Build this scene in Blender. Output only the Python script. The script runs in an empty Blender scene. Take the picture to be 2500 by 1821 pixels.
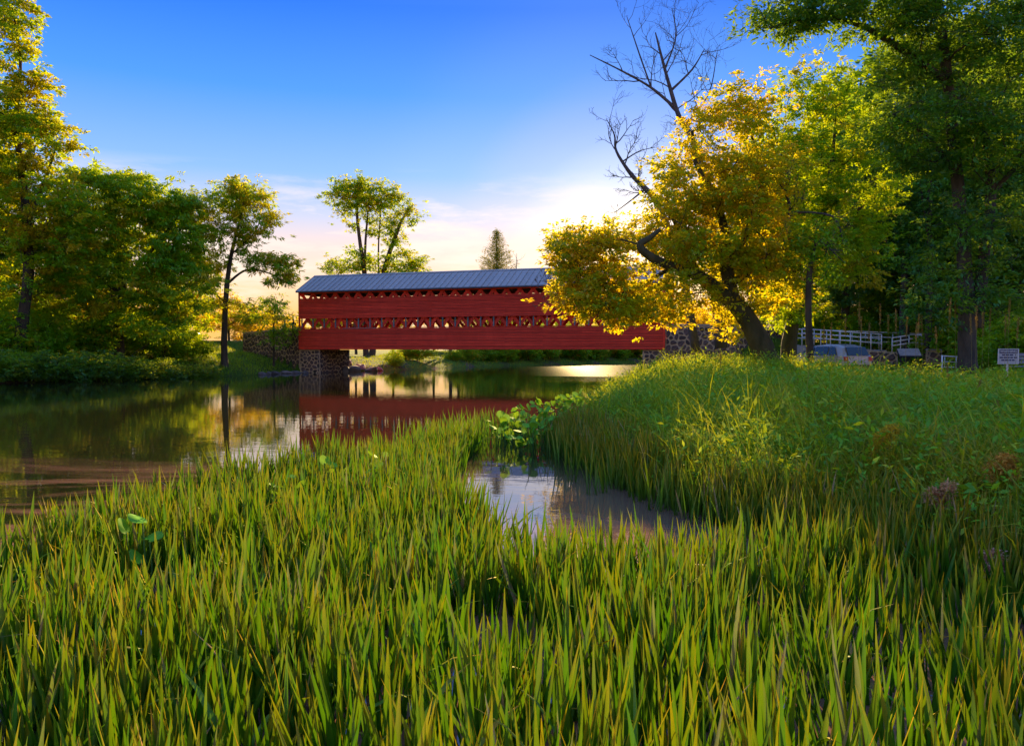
import bpy, bmesh, math, random
import numpy as np
from mathutils import Vector, Matrix, noise as mnoise

# ------------------------------------------------------------------ camera, sky, sun, exposure
R = math.radians
sc = bpy.context.scene
C = sc.collection
FPX, CX, CY, CAMZ = 1925.0, 1250.0, 910.5, 2.0
PITCH = math.atan(58.5 / FPX)
cam = bpy.data.cameras.new('camera')
cam.sensor_width = 36.0
cam.lens = 36.0 * FPX / 2500.0
cam.clip_end = 3000.0
cam_o = bpy.data.objects.new('camera', cam)
C.objects.link(cam_o)
cam_o.location = (0, 0, CAMZ)
cam_o.rotation_euler = (R(90) - PITCH, 0, 0)
sc.camera = cam_o

SUN_EL, SUN_AZ = R(17.0), R(5.0)
SUN_DIR = Vector((math.sin(SUN_AZ) * math.cos(SUN_EL), math.cos(SUN_AZ) * math.cos(SUN_EL), math.sin(SUN_EL)))
world = bpy.data.worlds.new('World')
sc.world = world
world.use_nodes = True


def sky_nodes():
    nt = world.node_tree
    N, L = nt.nodes, nt.links
    bg = N['Background']
    tex = N.new('ShaderNodeTexSky')
    tex.sky_type = 'NISHITA'
    tex.sun_disc = False
    tex.sun_elevation = SUN_EL
    tex.sun_rotation = SUN_AZ
    tex.air_density = 1.0
    tex.dust_density = 0.6
    tex.ozone_density = 2.0
    # the evening sky of the photograph: its colour by height, pushed by the glow about the sun
    tc = N.new('ShaderNodeTexCoord')
    sep = N.new('ShaderNodeSeparateXYZ')
    L.new(tc.outputs['Generated'], sep.inputs[0])
    ramp = N.new('ShaderNodeValToRGB')
    cr = ramp.color_ramp
    cr.elements[0].position = 0.0
    cr.elements[0].color = (1.0, 0.47, 0.10, 1)
    cr.elements[1].position = 1.0
    cr.elements[1].color = (0.22, 0.36, 0.80, 1)  # zenith out of view, made paler to warm and lift the ambient light
    for p, c in ((0.04, (1.0, 0.54, 0.16)), (0.07, (1.0, 0.66, 0.38)), (0.10, (0.94, 0.69, 0.55)), (0.13, (0.86, 0.68, 0.66)), (0.162, (0.58, 0.62, 0.83)), (0.21, (0.26, 0.48, 0.95)),
                 (0.30, (0.075, 0.31, 0.95)), (0.39, (0.022, 0.18, 0.82)), (0.62, (0.13, 0.29, 0.82))):
        e = cr.elements.new(p)
        e.color = (*c, 1)
    L.new(sep.outputs['Z'], ramp.inputs[0])
    # glow
    dot = N.new('ShaderNodeVectorMath')
    dot.operation = 'DOT_PRODUCT'
    nrm = N.new('ShaderNodeVectorMath')
    nrm.operation = 'NORMALIZE'
    L.new(tc.outputs['Generated'], nrm.inputs[0])
    L.new(nrm.outputs[0], dot.inputs[0])
    dot.inputs[1].default_value = Vector((math.sin(R(8.5)) * math.cos(R(6)), math.cos(R(8.5)) * math.cos(R(6)), math.sin(R(6))))
    glow = N.new('ShaderNodeValToRGB')
    g = glow.color_ramp
    g.interpolation = 'EASE'
    g.elements[0].position = 0.935
    g.elements[0].color = (0, 0, 0, 1)
    g.elements[1].position = 1.0
    g.elements[1].color = (1.3, 0.95, 0.36, 1)
    for p, c in ((0.970, (0.025, 0.020, 0.0)), (0.986, (0.12, 0.06, 0.0)), (0.995, (0.30, 0.19, 0.03))):
        e = g.elements.new(p)
        e.color = (*c, 1)
    L.new(dot.outputs['Value'], glow.inputs[0])
    add = N.new('ShaderNodeMix')
    add.data_type = 'RGBA'
    add.blend_type = 'ADD'
    add.inputs[0].default_value = 1.0
    L.new(ramp.outputs[0], add.inputs[6])
    L.new(glow.outputs[0], add.inputs[7])
    # wisps of evening cloud low in the sky
    mp = N.new('ShaderNodeMapping')
    mp.inputs['Scale'].default_value = (3.0, 3.0, 16.0)
    L.new(nrm.outputs[0], mp.inputs[0])
    nz = N.new('ShaderNodeTexNoise')
    nz.inputs['Scale'].default_value = 2.2
    nz.inputs['Detail'].default_value = 7
    nz.inputs['Roughness'].default_value = 0.62
    L.new(mp.outputs[0], nz.inputs['Vector'])
    cr2 = N.new('ShaderNodeValToRGB')
    cr2.color_ramp.elements[0].position = 0.50
    cr2.color_ramp.elements[1].position = 0.66
    L.new(nz.outputs[0], cr2.inputs[0])
    low = N.new('ShaderNodeMapRange')
    low.inputs[1].default_value = 0.22
    low.inputs[2].default_value = 0.16
    L.new(sep.outputs['Z'], low.inputs[0])
    mul = N.new('ShaderNodeMath')
    mul.operation = 'MULTIPLY'
    L.new(cr2.outputs[0], mul.inputs[0])
    L.new(low.outputs[0], mul.inputs[1])
    mul2 = N.new('ShaderNodeMath')
    mul2.operation = 'MULTIPLY'
    mul2.inputs[1].default_value = 0.75
    L.new(mul.outputs[0], mul2.inputs[0])
    cl = N.new('ShaderNodeMix')
    cl.data_type = 'RGBA'
    L.new(mul2.outputs[0], cl.inputs[0])
    L.new(add.outputs[2], cl.inputs[6])
    cl.inputs[7].default_value = (1.0, 0.84, 0.72, 1)
    # physical sky at its daylight strength plus the graded colour
    sm = N.new('ShaderNodeVectorMath')
    sm.operation = 'SCALE'
    sm.inputs['Scale'].default_value = 0.003
    L.new(tex.outputs[0], sm.inputs[0])
    fin = N.new('ShaderNodeVectorMath')
    fin.operation = 'ADD'
    L.new(sm.outputs[0], fin.inputs[0])
    L.new(cl.outputs[2], fin.inputs[1])
    L.new(fin.outputs[0], bg.inputs[0])
    bg.inputs[1].default_value = 0.355


sky_nodes()
sun = bpy.data.lights.new('sun', 'SUN')
sun.energy = 5.0
sun.angle = R(0.6)
sun.color = (1.0, 0.69, 0.30)
sun_o = bpy.data.objects.new('sun', sun)
C.objects.link(sun_o)
sun_o.location = SUN_DIR * 100
sun_o.rotation_euler = (-SUN_DIR).to_track_quat('-Z', 'Y').to_euler()
vs = sc.view_settings
vs.view_transform = 'Standard'
vs.look = 'None'
vs.exposure = 1.75
vs.gamma = 1.0
sc.cycles.max_bounces = 6
sc.cycles.transparent_max_bounces = 4
sc.cycles.caustics_reflective = False
sc.cycles.caustics_refractive = False
sc.cycles.sample_clamp_indirect = 6.0

random.seed(7)
rng = np.random.default_rng(7)
SP, CP = math.sin(PITCH), math.cos(PITCH)


def at(px, py, d):
    """world point seen at photo pixel (px, py) at forward distance d metres"""
    u, v = (px - CX) / FPX, (CY - py) / FPX
    t = d / (CP + v * SP)
    return Vector((u * t, d, CAMZ + (-SP + v * CP) * t))


# ------------------------------------------------------------------ object helpers
def tag(o, label=None, cat=None, group=None, kind=None):
    if label:
        o['label'] = label
    if cat:
        o['category'] = cat
    if group:
        o['group'] = group
    if kind:
        o['kind'] = kind
    return o


def empty(name, loc=(0, 0, 0), rz=0.0):
    o = bpy.data.objects.new(name, None)
    o.empty_display_size = 0.2
    C.objects.link(o)
    o.location = loc
    o.rotation_euler = (0, 0, rz)
    return o


def link(name, me, mat=None, parent=None):
    o = bpy.data.objects.new(name, me)
    C.objects.link(o)
    if mat is not None and len(me.materials) == 0:
        me.materials.append(mat)
    if parent is not None:
        o.parent = parent
    return o


def np_mesh(name, verts, faces, col=None, smooth=False):
    """verts (n,3); faces (m,k) with constant k"""
    verts = np.asarray(verts, dtype=np.float32)
    faces = np.asarray(faces, dtype=np.int32)
    m, k = faces.shape
    me = bpy.data.meshes.new(name)
    me.vertices.add(len(verts))
    me.vertices.foreach_set('co', verts.ravel())
    me.loops.add(m * k)
    me.loops.foreach_set('vertex_index', faces.ravel())
    me.polygons.add(m)
    me.polygons.foreach_set('loop_start', np.arange(0, m * k, k, dtype=np.int32))
    me.polygons.foreach_set('loop_total', np.full(m, k, dtype=np.int32))
    if smooth:
        me.polygons.foreach_set('use_smooth', np.ones(m, dtype=bool))
    if col is not None:
        a = me.color_attributes.new('Col', 'FLOAT_COLOR', 'POINT')
        c4 = np.ones((len(verts), 4), dtype=np.float32)
        c4[:, :3] = col
        a.data.foreach_set('color', c4.ravel())
    me.update(calc_edges=True)
    return me


def py_mesh(name, verts, faces, smooth=False):
    me = bpy.data.meshes.new(name)
    me.from_pydata([tuple(v) for v in verts], [], faces)
    if smooth:
        for p in me.polygons:
            p.use_smooth = True
    me.update()
    return me


class MB:
    """collects boxes and tubes into one mesh"""

    def __init__(self):
        self.v, self.f = [], []

    def box(self, c, s, rot=None):
        c = Vector(c)
        n = len(self.v)
        for dx in (-.5, .5):
            for dy in (-.5, .5):
                for dz in (-.5, .5):
                    p = Vector((dx * s[0], dy * s[1], dz * s[2]))
                    if rot is not None:
                        p = rot @ p
                    self.v.append(c + p)
        for q in ((0, 1, 3, 2), (4, 6, 7, 5), (0, 4, 5, 1), (2, 3, 7, 6), (0, 2, 6, 4), (1, 5, 7, 3)):
            self.f.append(tuple(n + i for i in q))
        return self

    def tube(self, pts, rads, sides=8, cap=True):
        pts = [Vector(p) for p in pts]
        if not hasattr(rads, '__len__'):
            rads = [rads] * len(pts)
        n0 = len(self.v)
        ref = None
        for i, p in enumerate(pts):
            d = (pts[min(i + 1, len(pts) - 1)] - pts[max(i - 1, 0)]).normalized()
            if ref is None:
                ref = d.orthogonal().normalized()
            ref = (ref - d * ref.dot(d)).normalized()
            b = d.cross(ref)
            for k in range(sides):
                a = 2 * math.pi * k / sides
                self.v.append(p + (ref * math.cos(a) + b * math.sin(a)) * rads[i])
        for i in range(len(pts) - 1):
            for k in range(sides):
                a, b2 = n0 + i * sides + k, n0 + i * sides + (k + 1) % sides
                self.f.append((a, b2, b2 + sides, a + sides))
        if cap:
            self.f.append(tuple(n0 + k for k in reversed(range(sides))))
            e = n0 + (len(pts) - 1) * sides
            self.f.append(tuple(e + k for k in range(sides)))
        return self

    def poly_prism(self, pts, off):
        """closed planar outline pts, extruded by vector off"""
        n = len(self.v)
        k = len(pts)
        off = Vector(off)
        self.v += [Vector(p) for p in pts] + [Vector(p) + off for p in pts]
        self.f.append(tuple(range(n + k - 1, n - 1, -1)))
        self.f.append(tuple(range(n + k, n + 2 * k)))
        for i in range(k):
            j = (i + 1) % k
            self.f.append((n + i, n + j, n + k + j, n + k + i))
        return self

    def mesh(self, name, smooth=False):
        return py_mesh(name, self.v, self.f, smooth)

    def build(self, name, mat, parent=None, smooth=False):
        return link(name, self.mesh(name, smooth), mat, parent)


def smooth_path(pts, n=6):
    """Catmull-Rom through (Vector, radius) pairs"""
    P = [Vector((*p, r)) if False else (Vector(p), r) for p, r in pts]
    out = []
    for i in range(len(P) - 1):
        p0, p1, p2, p3 = P[max(i - 1, 0)], P[i], P[i + 1], P[min(i + 2, len(P) - 1)]
        for k in range(n):
            t = k / n
            q = 0.5 * ((2 * p1[0]) + (p2[0] - p0[0]) * t + (2 * p0[0] - 5 * p1[0] + 4 * p2[0] - p3[0]) * t * t
                       + (-p0[0] + 3 * p1[0] - 3 * p2[0] + p3[0]) * t ** 3)
            out.append((q, p1[1] + (p2[1] - p1[1]) * t))
    out.append(P[-1])
    return out


# ------------------------------------------------------------------ materials
def new_mat(name):
    m = bpy.data.materials.new(name)
    m.use_nodes = True
    return m, m.node_tree.nodes, m.node_tree.links


def surf(name, base, rough=0.7, var=0.25, scale=4.0, bump=0.0, bscale=None, metallic=0.0, stretch=(1, 1, 1), objrand=0.0, dark=None, spec=0.4, coords='Object'):
    """plain surface with a noise mottled colour, optional bump and per object tint"""
    m, N, L = new_mat(name)
    p = N['Principled BSDF']
    p.inputs['Roughness'].default_value = rough
    p.inputs['Metallic'].default_value = metallic
    p.inputs['Specular IOR Level'].default_value = spec
    tc = N.new('ShaderNodeTexCoord')
    mp = N.new('ShaderNodeMapping')
    mp.inputs['Scale'].default_value = stretch
    L.new(tc.outputs[coords], mp.inputs[0])
    nz = N.new('ShaderNodeTexNoise')
    nz.inputs['Scale'].default_value = scale
    nz.inputs['Detail'].default_value = 6
    nz.inputs['Roughness'].default_value = 0.6
    L.new(mp.outputs[0], nz.inputs['Vector'])
    rp = N.new('ShaderNodeValToRGB')
    lo = dark if dark else tuple(c * (1 - var) for c in base)
    hi = tuple(min(1, c * (1 + var)) for c in base)
    rp.color_ramp.elements[0].position = 0.32
    rp.color_ramp.elements[0].color = (*lo, 1)
    rp.color_ramp.elements[1].position = 0.68
    rp.color_ramp.elements[1].color = (*hi, 1)
    L.new(nz.outputs[0], rp.inputs[0])
    out = rp.outputs[0]
    if objrand:
        oi = N.new('ShaderNodeObjectInfo')
        hv = N.new('ShaderNodeHueSaturation')
        mr = N.new('ShaderNodeMapRange')
        mr.inputs[3].default_value = 1 - objrand
        mr.inputs[4].default_value = 1 + objrand
        L.new(oi.outputs['Random'], mr.inputs[0])
        L.new(mr.outputs[0], hv.inputs['Value'])
        L.new(out, hv.inputs['Color'])
        out = hv.outputs[0]
    L.new(out, p.inputs['Base Color'])
    if bump:
        nb = N.new('ShaderNodeTexNoise')
        nb.inputs['Scale'].default_value = bscale or scale * 4
        nb.inputs['Detail'].default_value = 5
        L.new(mp.outputs[0], nb.inputs['Vector'])
        bp = N.new('ShaderNodeBump')
        bp.inputs['Strength'].default_value = bump
        bp.inputs['Distance'].default_value = 0.05
        L.new(nb.outputs[0], bp.inputs['Height'])
        L.new(bp.outputs[0], p.inputs['Normal'])
    return m


def leafy(name, trans=(0.60, 0.64, 0.006), tmix=0.5, gloss=0.03, rough=0.45, tint=(1, 1, 1)):
    """thin leaf: vertex colour diffuse + warm translucency + a little sheen"""
    m, N, L = new_mat(name)
    N.remove(N['Principled BSDF'])
    out = N['Material Output']
    at_ = N.new('ShaderNodeAttribute')
    at_.attribute_name = 'Col'
    tn = N.new('ShaderNodeMix')
    tn.data_type = 'RGBA'
    tn.blend_type = 'MULTIPLY'
    tn.inputs[0].default_value = 1.0
    tn.inputs[7].default_value = (*tint, 1)
    L.new(at_.outputs['Color'], tn.inputs[6])
    d = N.new('ShaderNodeBsdfDiffuse')
    L.new(tn.outputs[2], d.inputs['Color'])
    t = N.new('ShaderNodeBsdfTranslucent')
    tm = N.new('ShaderNodeMix')
    tm.data_type = 'RGBA'
    tm.inputs[0].default_value = 0.25
    tm.inputs[6].default_value = (*trans, 1)
    L.new(tn.outputs[2], tm.inputs[7])
    L.new(tm.outputs[2], t.inputs['Color'])
    mx = N.new('ShaderNodeMixShader')
    mx.inputs[0].default_value = tmix
    L.new(d.outputs[0], mx.inputs[1])
    L.new(t.outputs[0], mx.inputs[2])
    g = N.new('ShaderNodeBsdfGlossy')
    g.inputs['Roughness'].default_value = rough
    g.inputs['Color'].default_value = (0.9, 0.95, 0.8, 1)
    m2 = N.new('ShaderNodeMixShader')
    m2.inputs[0].default_value = gloss
    L.new(mx.outputs[0], m2.inputs[1])
    L.new(g.outputs[0], m2.inputs[2])
    L.new(m2.outputs[0], out.inputs['Surface'])
    return m


M = {}
M['red'] = surf('barn_red_paint', (0.97, 0.062, 0.028), 0.75, 0.26, 0.9, 0.25, 30, stretch=(1, 1, 6), objrand=0.17, spec=0.2)
M['red_dark'] = surf('truss_red_paint', (0.66, 0.035, 0.018), 0.8, 0.3, 2.0, 0.2, 20, objrand=0.15, spec=0.2)
M['stud'] = surf('grey_green_stud', (0.16, 0.20, 0.19), 0.8, 0.3, 3.0, objrand=0.15)
M['timber'] = surf('old_timber', (0.10, 0.07, 0.05), 0.85, 0.35, 3.0, 0.3, 20)
M['roof'] = surf('weathered_tin', (0.43, 0.37, 0.32), 0.5, 0.28, 1.6, 0.1, 12, metallic=0.25, stretch=(1, 5, 1), objrand=0.08)
M['roof_edge'] = surf('dark_tin_edge', (0.10, 0.12, 0.15), 0.5, 0.2, 3)
M['stone'] = surf('field_stone', (0.11, 0.065, 0.05), 0.85, 0.4, 5, 0.5, 18, objrand=0.45)
M['mortar'] = surf('tan_mortar', (0.55, 0.36, 0.20), 0.95, 0.2, 6, 0.4, 30)
M['rock'] = surf('river_rock', (0.16, 0.13, 0.12), 0.85, 0.4, 2, 0.6, 9, objrand=0.3)
M['concrete'] = surf('pale_concrete', (0.33, 0.30, 0.27), 0.9, 0.2, 2, 0.2, 25)
M['asphalt'] = surf('grey_asphalt', (0.10, 0.10, 0.105), 0.9, 0.25, 3, 0.3, 40)
M['rail'] = surf('pale_metal_rail', (0.88, 0.80, 0.74), 0.45, 0.1, 4, metallic=0.2)
M['bark'] = surf('dark_bark', (0.075, 0.055, 0.035), 0.95, 0.45, 3, 0.9, 9, stretch=(1, 1, 0.3))
M['bark_moss'] = surf('mossy_bark', (0.070, 0.058, 0.028), 0.95, 0.5, 2.2, 1.0, 8, stretch=(1, 1, 0.35), dark=(0.028, 0.030, 0.010))
M['bark_grey'] = surf('grey_bark', (0.075, 0.06, 0.045), 0.95, 0.4, 4, 0.8, 10, stretch=(1, 1, 0.3))
M['deadwood'] = surf('dead_wood', (0.085, 0.070, 0.075), 0.9, 0.3, 5)
M['leaf'] = leafy('broad_leaf')
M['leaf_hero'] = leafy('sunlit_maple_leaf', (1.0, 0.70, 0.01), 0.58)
M['leaf_dark'] = leafy('woodland_leaf', (0.36, 0.50, 0.012), 0.42)
M['needle'] = leafy('spruce_needle', (0.35, 0.30, 0.03), 0.3)
M['reed'] = leafy('reed_blade', (0.11, 0.26, 0.003), 0.24, 0.03, 0.5)
M['grass'] = leafy('bank_grass', (0.5, 0.48, 0.012), 0.38, 0.03, 0.5)
M['pad'] = leafy('spatterdock_leaf', (0.30, 0.42, 0.02), 0.3, 0.03, 0.45)
M['seed'] = leafy('grass_seed_head', (0.5, 0.30, 0.06), 0.35, 0.0)


def ground_mat():
    m, N, L = new_mat('grassy_earth')
    p = N['Principled BSDF']
    p.inputs['Roughness'].default_value = 0.95
    p.inputs['Specular IOR Level'].default_value = 0.1
    tc = N.new('ShaderNodeTexCoord')
    n1 = N.new('ShaderNodeTexNoise')
    n1.inputs['Scale'].default_value = 0.35
    n1.inputs['Detail'].default_value = 8
    n2 = N.new('ShaderNodeTexNoise')
    n2.inputs['Scale'].default_value = 6
    n2.inputs['Detail'].default_value = 8
    n2.inputs['Roughness'].default_value = 0.7
    for n in (n1, n2):
        L.new(tc.outputs['Object'], n.inputs['Vector'])
    r1 = N.new('ShaderNodeValToRGB')
    r1.color_ramp.elements[0].position = 0.36
    r1.color_ramp.elements[0].color = (0.11, 0.085, 0.05, 1)
    r1.color_ramp.elements[1].position = 0.46
    r1.color_ramp.elements[1].color = (0.075, 0.145, 0.012, 1)
    e = r1.color_ramp.elements.new(0.7)
    e.color = (0.13, 0.19, 0.016, 1)
    L.new(n1.outputs[0], r1.inputs[0])
    mx = N.new('ShaderNodeMix')
    mx.data_type = 'RGBA'
    mx.blend_type = 'MULTIPLY'
    mx.inputs[0].default_value = 0.8
    r2 = N.new('ShaderNodeValToRGB')
    r2.color_ramp.elements[0].position = 0.35
    r2.color_ramp.elements[0].color = (0.35, 0.35, 0.35, 1)
    r2.color_ramp.elements[1].position = 0.65
    r2.color_ramp.elements[1].color = (1.2, 1.2, 1.2, 1)
    L.new(n2.outputs[0], r2.inputs[0])
    L.new(r1.outputs[0], mx.inputs[6])
    L.new(r2.outputs[0], mx.inputs[7])
    L.new(mx.outputs[2], p.inputs['Base Color'])
    b = N.new('ShaderNodeBump')
    b.inputs['Strength'].default_value = 0.8
    b.inputs['Distance'].default_value = 0.12
    L.new(n2.outputs[0], b.inputs['Height'])
    L.new(b.outputs[0], p.inputs['Normal'])
    return m


def water_mat():
    m, N, L = new_mat('river_water')
    p = N['Principled BSDF']
    tc = N.new('ShaderNodeTexCoord')
    sep = N.new('ShaderNodeSeparateXYZ')
    L.new(tc.outputs['Object'], sep.inputs[0])
    # broad patches of surface film (pollen and weed scum) near the reed bed; its pink also paints reflected sky
    n1 = N.new('ShaderNodeTexNoise')
    n1.inputs['Scale'].default_value = 0.28
    n1.inputs['Detail'].default_value = 9
    n1.inputs['Roughness'].default_value = 0.68
    n1.inputs['Distortion'].default_value = 0.8
    mp1 = N.new('ShaderNodeMapping')
    mp1.inputs['Scale'].default_value = (0.55, 1.5, 1)
    mp1.inputs['Rotation'].default_value = (0, 0, 0.45)
    L.new(tc.outputs['Object'], mp1.inputs[0])
    L.new(mp1.outputs[0], n1.inputs['Vector'])
    film = N.new('ShaderNodeValToRGB')
    film.color_ramp.elements[0].position = 0.44
    film.color_ramp.elements[1].position = 0.60
    L.new(n1.outputs[0], film.inputs[0])
    far = N.new('ShaderNodeMapRange')
    far.inputs[1].default_value = 15.0
    far.inputs[2].default_value = 9.0
    L.new(sep.outputs['Y'], far.inputs[0])
    fm = N.new('ShaderNodeMath')
    fm.operation = 'MULTIPLY'
    L.new(film.outputs[0], fm.inputs[0])
    L.new(far.outputs[0], fm.inputs[1])
    side = N.new('ShaderNodeMapRange')
    side.inputs[1].default_value = -2.5
    side.inputs[2].default_value = -0.6
    side.inputs[3].default_value = 1.0
    side.inputs[4].default_value = 0.75
    L.new(sep.outputs['X'], side.inputs[0])
    fm0 = fm
    fm = N.new('ShaderNodeMath')
    fm.operation = 'MULTIPLY'
    L.new(fm0.outputs[0], fm.inputs[0])
    L.new(side.outputs[0], fm.inputs[1])
    # the still pool inside the reeds: pink sky reflection painted in as a tint
    pm = N.new('ShaderNodeMapRange')
    pm.interpolation_type = 'SMOOTHSTEP'
    pm.inputs[1].default_value = 14.5
    pm.inputs[2].default_value = 10.5
    pm.inputs[4].default_value = 0.5
    L.new(sep.outputs['Y'], pm.inputs[0])
    pn = N.new('ShaderNodeMapRange')
    pn.inputs[1].default_value = 0.30
    pn.inputs[2].default_value = 0.48
    pn.inputs[3].default_value = 0.7
    L.new(n1.outputs[0], pn.inputs[0])
    pk = N.new('ShaderNodeMath')
    pk.operation = 'MULTIPLY'
    L.new(pm.outputs[0], pk.inputs[0])
    L.new(pn.outputs[0], pk.inputs[1])
    ps = N.new('ShaderNodeMapRange')
    ps.inputs[1].default_value = -2.0
    ps.inputs[2].default_value = -1.2
    L.new(sep.outputs['X'], ps.inputs[0])
    pq = N.new('ShaderNodeMath')
    pq.operation = 'MULTIPLY'
    L.new(pk.outputs[0], pq.inputs[0])
    L.new(ps.outputs[0], pq.inputs[1])
    fmx = N.new('ShaderNodeMath')
    fmx.operation = 'MAXIMUM'
    L.new(fm.outputs[0], fmx.inputs[0])
    L.new(pq.outputs[0], fmx.inputs[1])
    fm = fmx
    # specks floating everywhere
    n3 = N.new('ShaderNodeTexNoise')
    n3.inputs['Scale'].default_value = 7.0
    n3.inputs['Detail'].default_value = 4
    L.new(tc.outputs['Object'], n3.inputs['Vector'])
    sp = N.new('ShaderNodeValToRGB')
    sp.color_ramp.elements[0].position = 0.66
    sp.color_ramp.elements[1].position = 0.72
    L.new(n3.outputs[0], sp.inputs[0])
    mxm = N.new('ShaderNodeMath')
    mxm.operation = 'MAXIMUM'
    L.new(fm.outputs[0], mxm.inputs[0])
    half = N.new('ShaderNodeMath')
    half.operation = 'MULTIPLY'
    half.inputs[1].default_value = 0.35
    L.new(sp.outputs[0], half.inputs[0])
    L.new(half.outputs[0], mxm.inputs[1])
    col = N.new('ShaderNodeMix')
    col.data_type = 'RGBA'
    col.inputs[6].default_value = (0.018, 0.020, 0.008, 1)
    col.inputs[7].default_value = (0.46, 0.22, 0.15, 1)
    L.new(mxm.outputs[0], col.inputs[0])
    L.new(col.outputs[2], p.inputs['Base Color'])
    ro = N.new('ShaderNodeMapRange')
    ro.inputs[3].default_value = 0.008
    ro.inputs[4].default_value = 0.03
    L.new(mxm.outputs[0], ro.inputs[0])
    p.inputs['IOR'].default_value = 1.6
    sl = N.new('ShaderNodeMapRange')
    sl.inputs[3].default_value = 0.75
    sl.inputs[4].default_value = 0.6
    L.new(mxm.outputs[0], sl.inputs[0])
    L.new(sl.outputs[0], p.inputs['Specular IOR Level'])
    # ripples: gentle everywhere, livelier where the current runs under the bridge
    mp = N.new('ShaderNodeMapping')
    mp.inputs['Scale'].default_value = (1.0, 1.8, 1)
    mp.inputs['Rotation'].default_value = (0, 0, 0.1)
    L.new(tc.outputs['Object'], mp.inputs[0])
    n2 = N.new('ShaderNodeTexNoise')
    n2.inputs['Scale'].default_value = 1.1
    n2.inputs['Detail'].default_value = 4
    n2.inputs['Roughness'].default_value = 0.55
    L.new(mp.outputs[0], n2.inputs['Vector'])
    cur = N.new('ShaderNodeMapRange')
    cur.interpolation_type = 'SMOOTHSTEP'
    cur.inputs[1].default_value = -3.0
    cur.inputs[2].default_value = 8.0
    cur.inputs[3].default_value = 0.0
    cur.inputs[4].default_value = 1.0
    L.new(sep.outputs['X'], cur.inputs[0])
    cy = N.new('ShaderNodeMapRange')
    cy.interpolation_type = 'SMOOTHSTEP'
    cy.inputs[1].default_value = 44.0
    cy.inputs[2].default_value = 50.0
    L.new(sep.outputs['Y'], cy.inputs[0])
    cm = N.new('ShaderNodeMath')
    cm.operation = 'MULTIPLY'
    L.new(cur.outputs[0], cm.inputs[0])
    L.new(cy.outputs[0], cm.inputs[1])
    n4 = N.new('ShaderNodeTexNoise')
    n4.inputs['Scale'].default_value = 7.0
    n4.inputs['Detail'].default_value = 3
    L.new(mp.outputs[0], n4.inputs['Vector'])
    hm = N.new('ShaderNodeMath')
    hm.operation = 'MULTIPLY_ADD'
    L.new(n4.outputs[0], hm.inputs[0])
    hc = N.new('ShaderNodeMath')
    hc.operation = 'MULTIPLY'
    hc.inputs[1].default_value = 0.9
    L.new(cm.outputs[0], hc.inputs[0])
    L.new(hc.outputs[0], hm.inputs[1])
    L.new(n2.outputs[0], hm.inputs[2])
    st = N.new('ShaderNodeMapRange')
    st.inputs[3].default_value = 0.03
    st.inputs[4].default_value = 0.09
    L.new(cm.outputs[0], st.inputs[0])
    b = N.new('ShaderNodeBump')
    b.inputs['Distance'].default_value = 0.10
    L.new(st.outputs[0], b.inputs['Strength'])
    # the surface is duller in the shallows and where the current wrinkles it
    shal = N.new('ShaderNodeMapRange')
    shal.inputs[1].default_value = 16.0
    shal.inputs[2].default_value = 7.0
    shal.inputs[4].default_value = 0.0
    L.new(sep.outputs['Y'], shal.inputs[0])
    rc = N.new('ShaderNodeMath')
    rc.operation = 'MULTIPLY_ADD'
    rc.inputs[1].default_value = 0.075
    L.new(cm.outputs[0], rc.inputs[0])
    L.new(ro.outputs[0], rc.inputs[2])
    rs = N.new('ShaderNodeMath')
    rs.operation = 'ADD'
    L.new(rc.outputs[0], rs.inputs[0])
    L.new(shal.outputs[0], rs.inputs[1])
    L.new(rs.outputs[0], p.inputs['Roughness'])
    L.new(hm.outputs[0], b.inputs['Height'])
    L.new(b.outputs[0], p.inputs['Normal'])
    return m


M['ground'] = ground_mat()
M['water'] = water_mat()

# ------------------------------------------------------------------ layout of river, bridge and banks
TH = math.atan2(0.17, 0.51)
E = Vector((math.cos(TH), -math.sin(TH), 0))       # along the bridge, left to right
NV = Vector((math.sin(TH), math.cos(TH), 0))       # across the bridge, away from the camera
A0 = Vector((-17.93, 66.4, 0))                     # near left corner
BL = 30.5
B0 = A0 + E * BL
BW = 5.0                                           # width of the bridge over its siding
ZB = 2.02                                          # underside of the siding
DECK = 2.85

RIVER = np.array([(-80, -2), (-40, -2), (-10, 0.6), (0, 1.0), (3, 1.8), (4.7, 4.5), (3.9, 7), (2.6, 9), (1.8, 11.5), (1.5, 14), (1.15, 17), (1.8, 21), (2.6, 25),
                  (3.6, 32), (5.7, 42), (9.4, 54), (10.4, 60), (12.5, 66), (20, 76), (34, 84), (60, 92), (140, 98), (140, 130), (60, 124), (30, 118),
                  (14, 109), (5, 101), (-2.4, 94), (-8, 80), (-11.5, 73), (-14.2, 71.6), (-16, 70), (-19.0, 65.5), (-19.8, 60.5), (-25, 50.6), (-30, 46), (-45, 40), (-80, 36)], dtype=float)
REEDS = np.array([(-12, 1.0), (-9, 4.5), (-5.6, 6.5), (-4.6, 7.4), (-4.4, 9.0), (-3.9, 10.9), (-2.0, 13.5), (-1.15, 16.6), (-0.5, 16.8), (-0.75, 14.5), (-0.9, 12), (-0.75, 10.0),
                  (-0.35, 8.2), (0.5, 7.0), (1.3, 6.6), (2.2, 6.9), (3.5, 7.4), (4.6, 4.5), (3.2, 2.0), (2.5, 1.2)], dtype=float)


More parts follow.
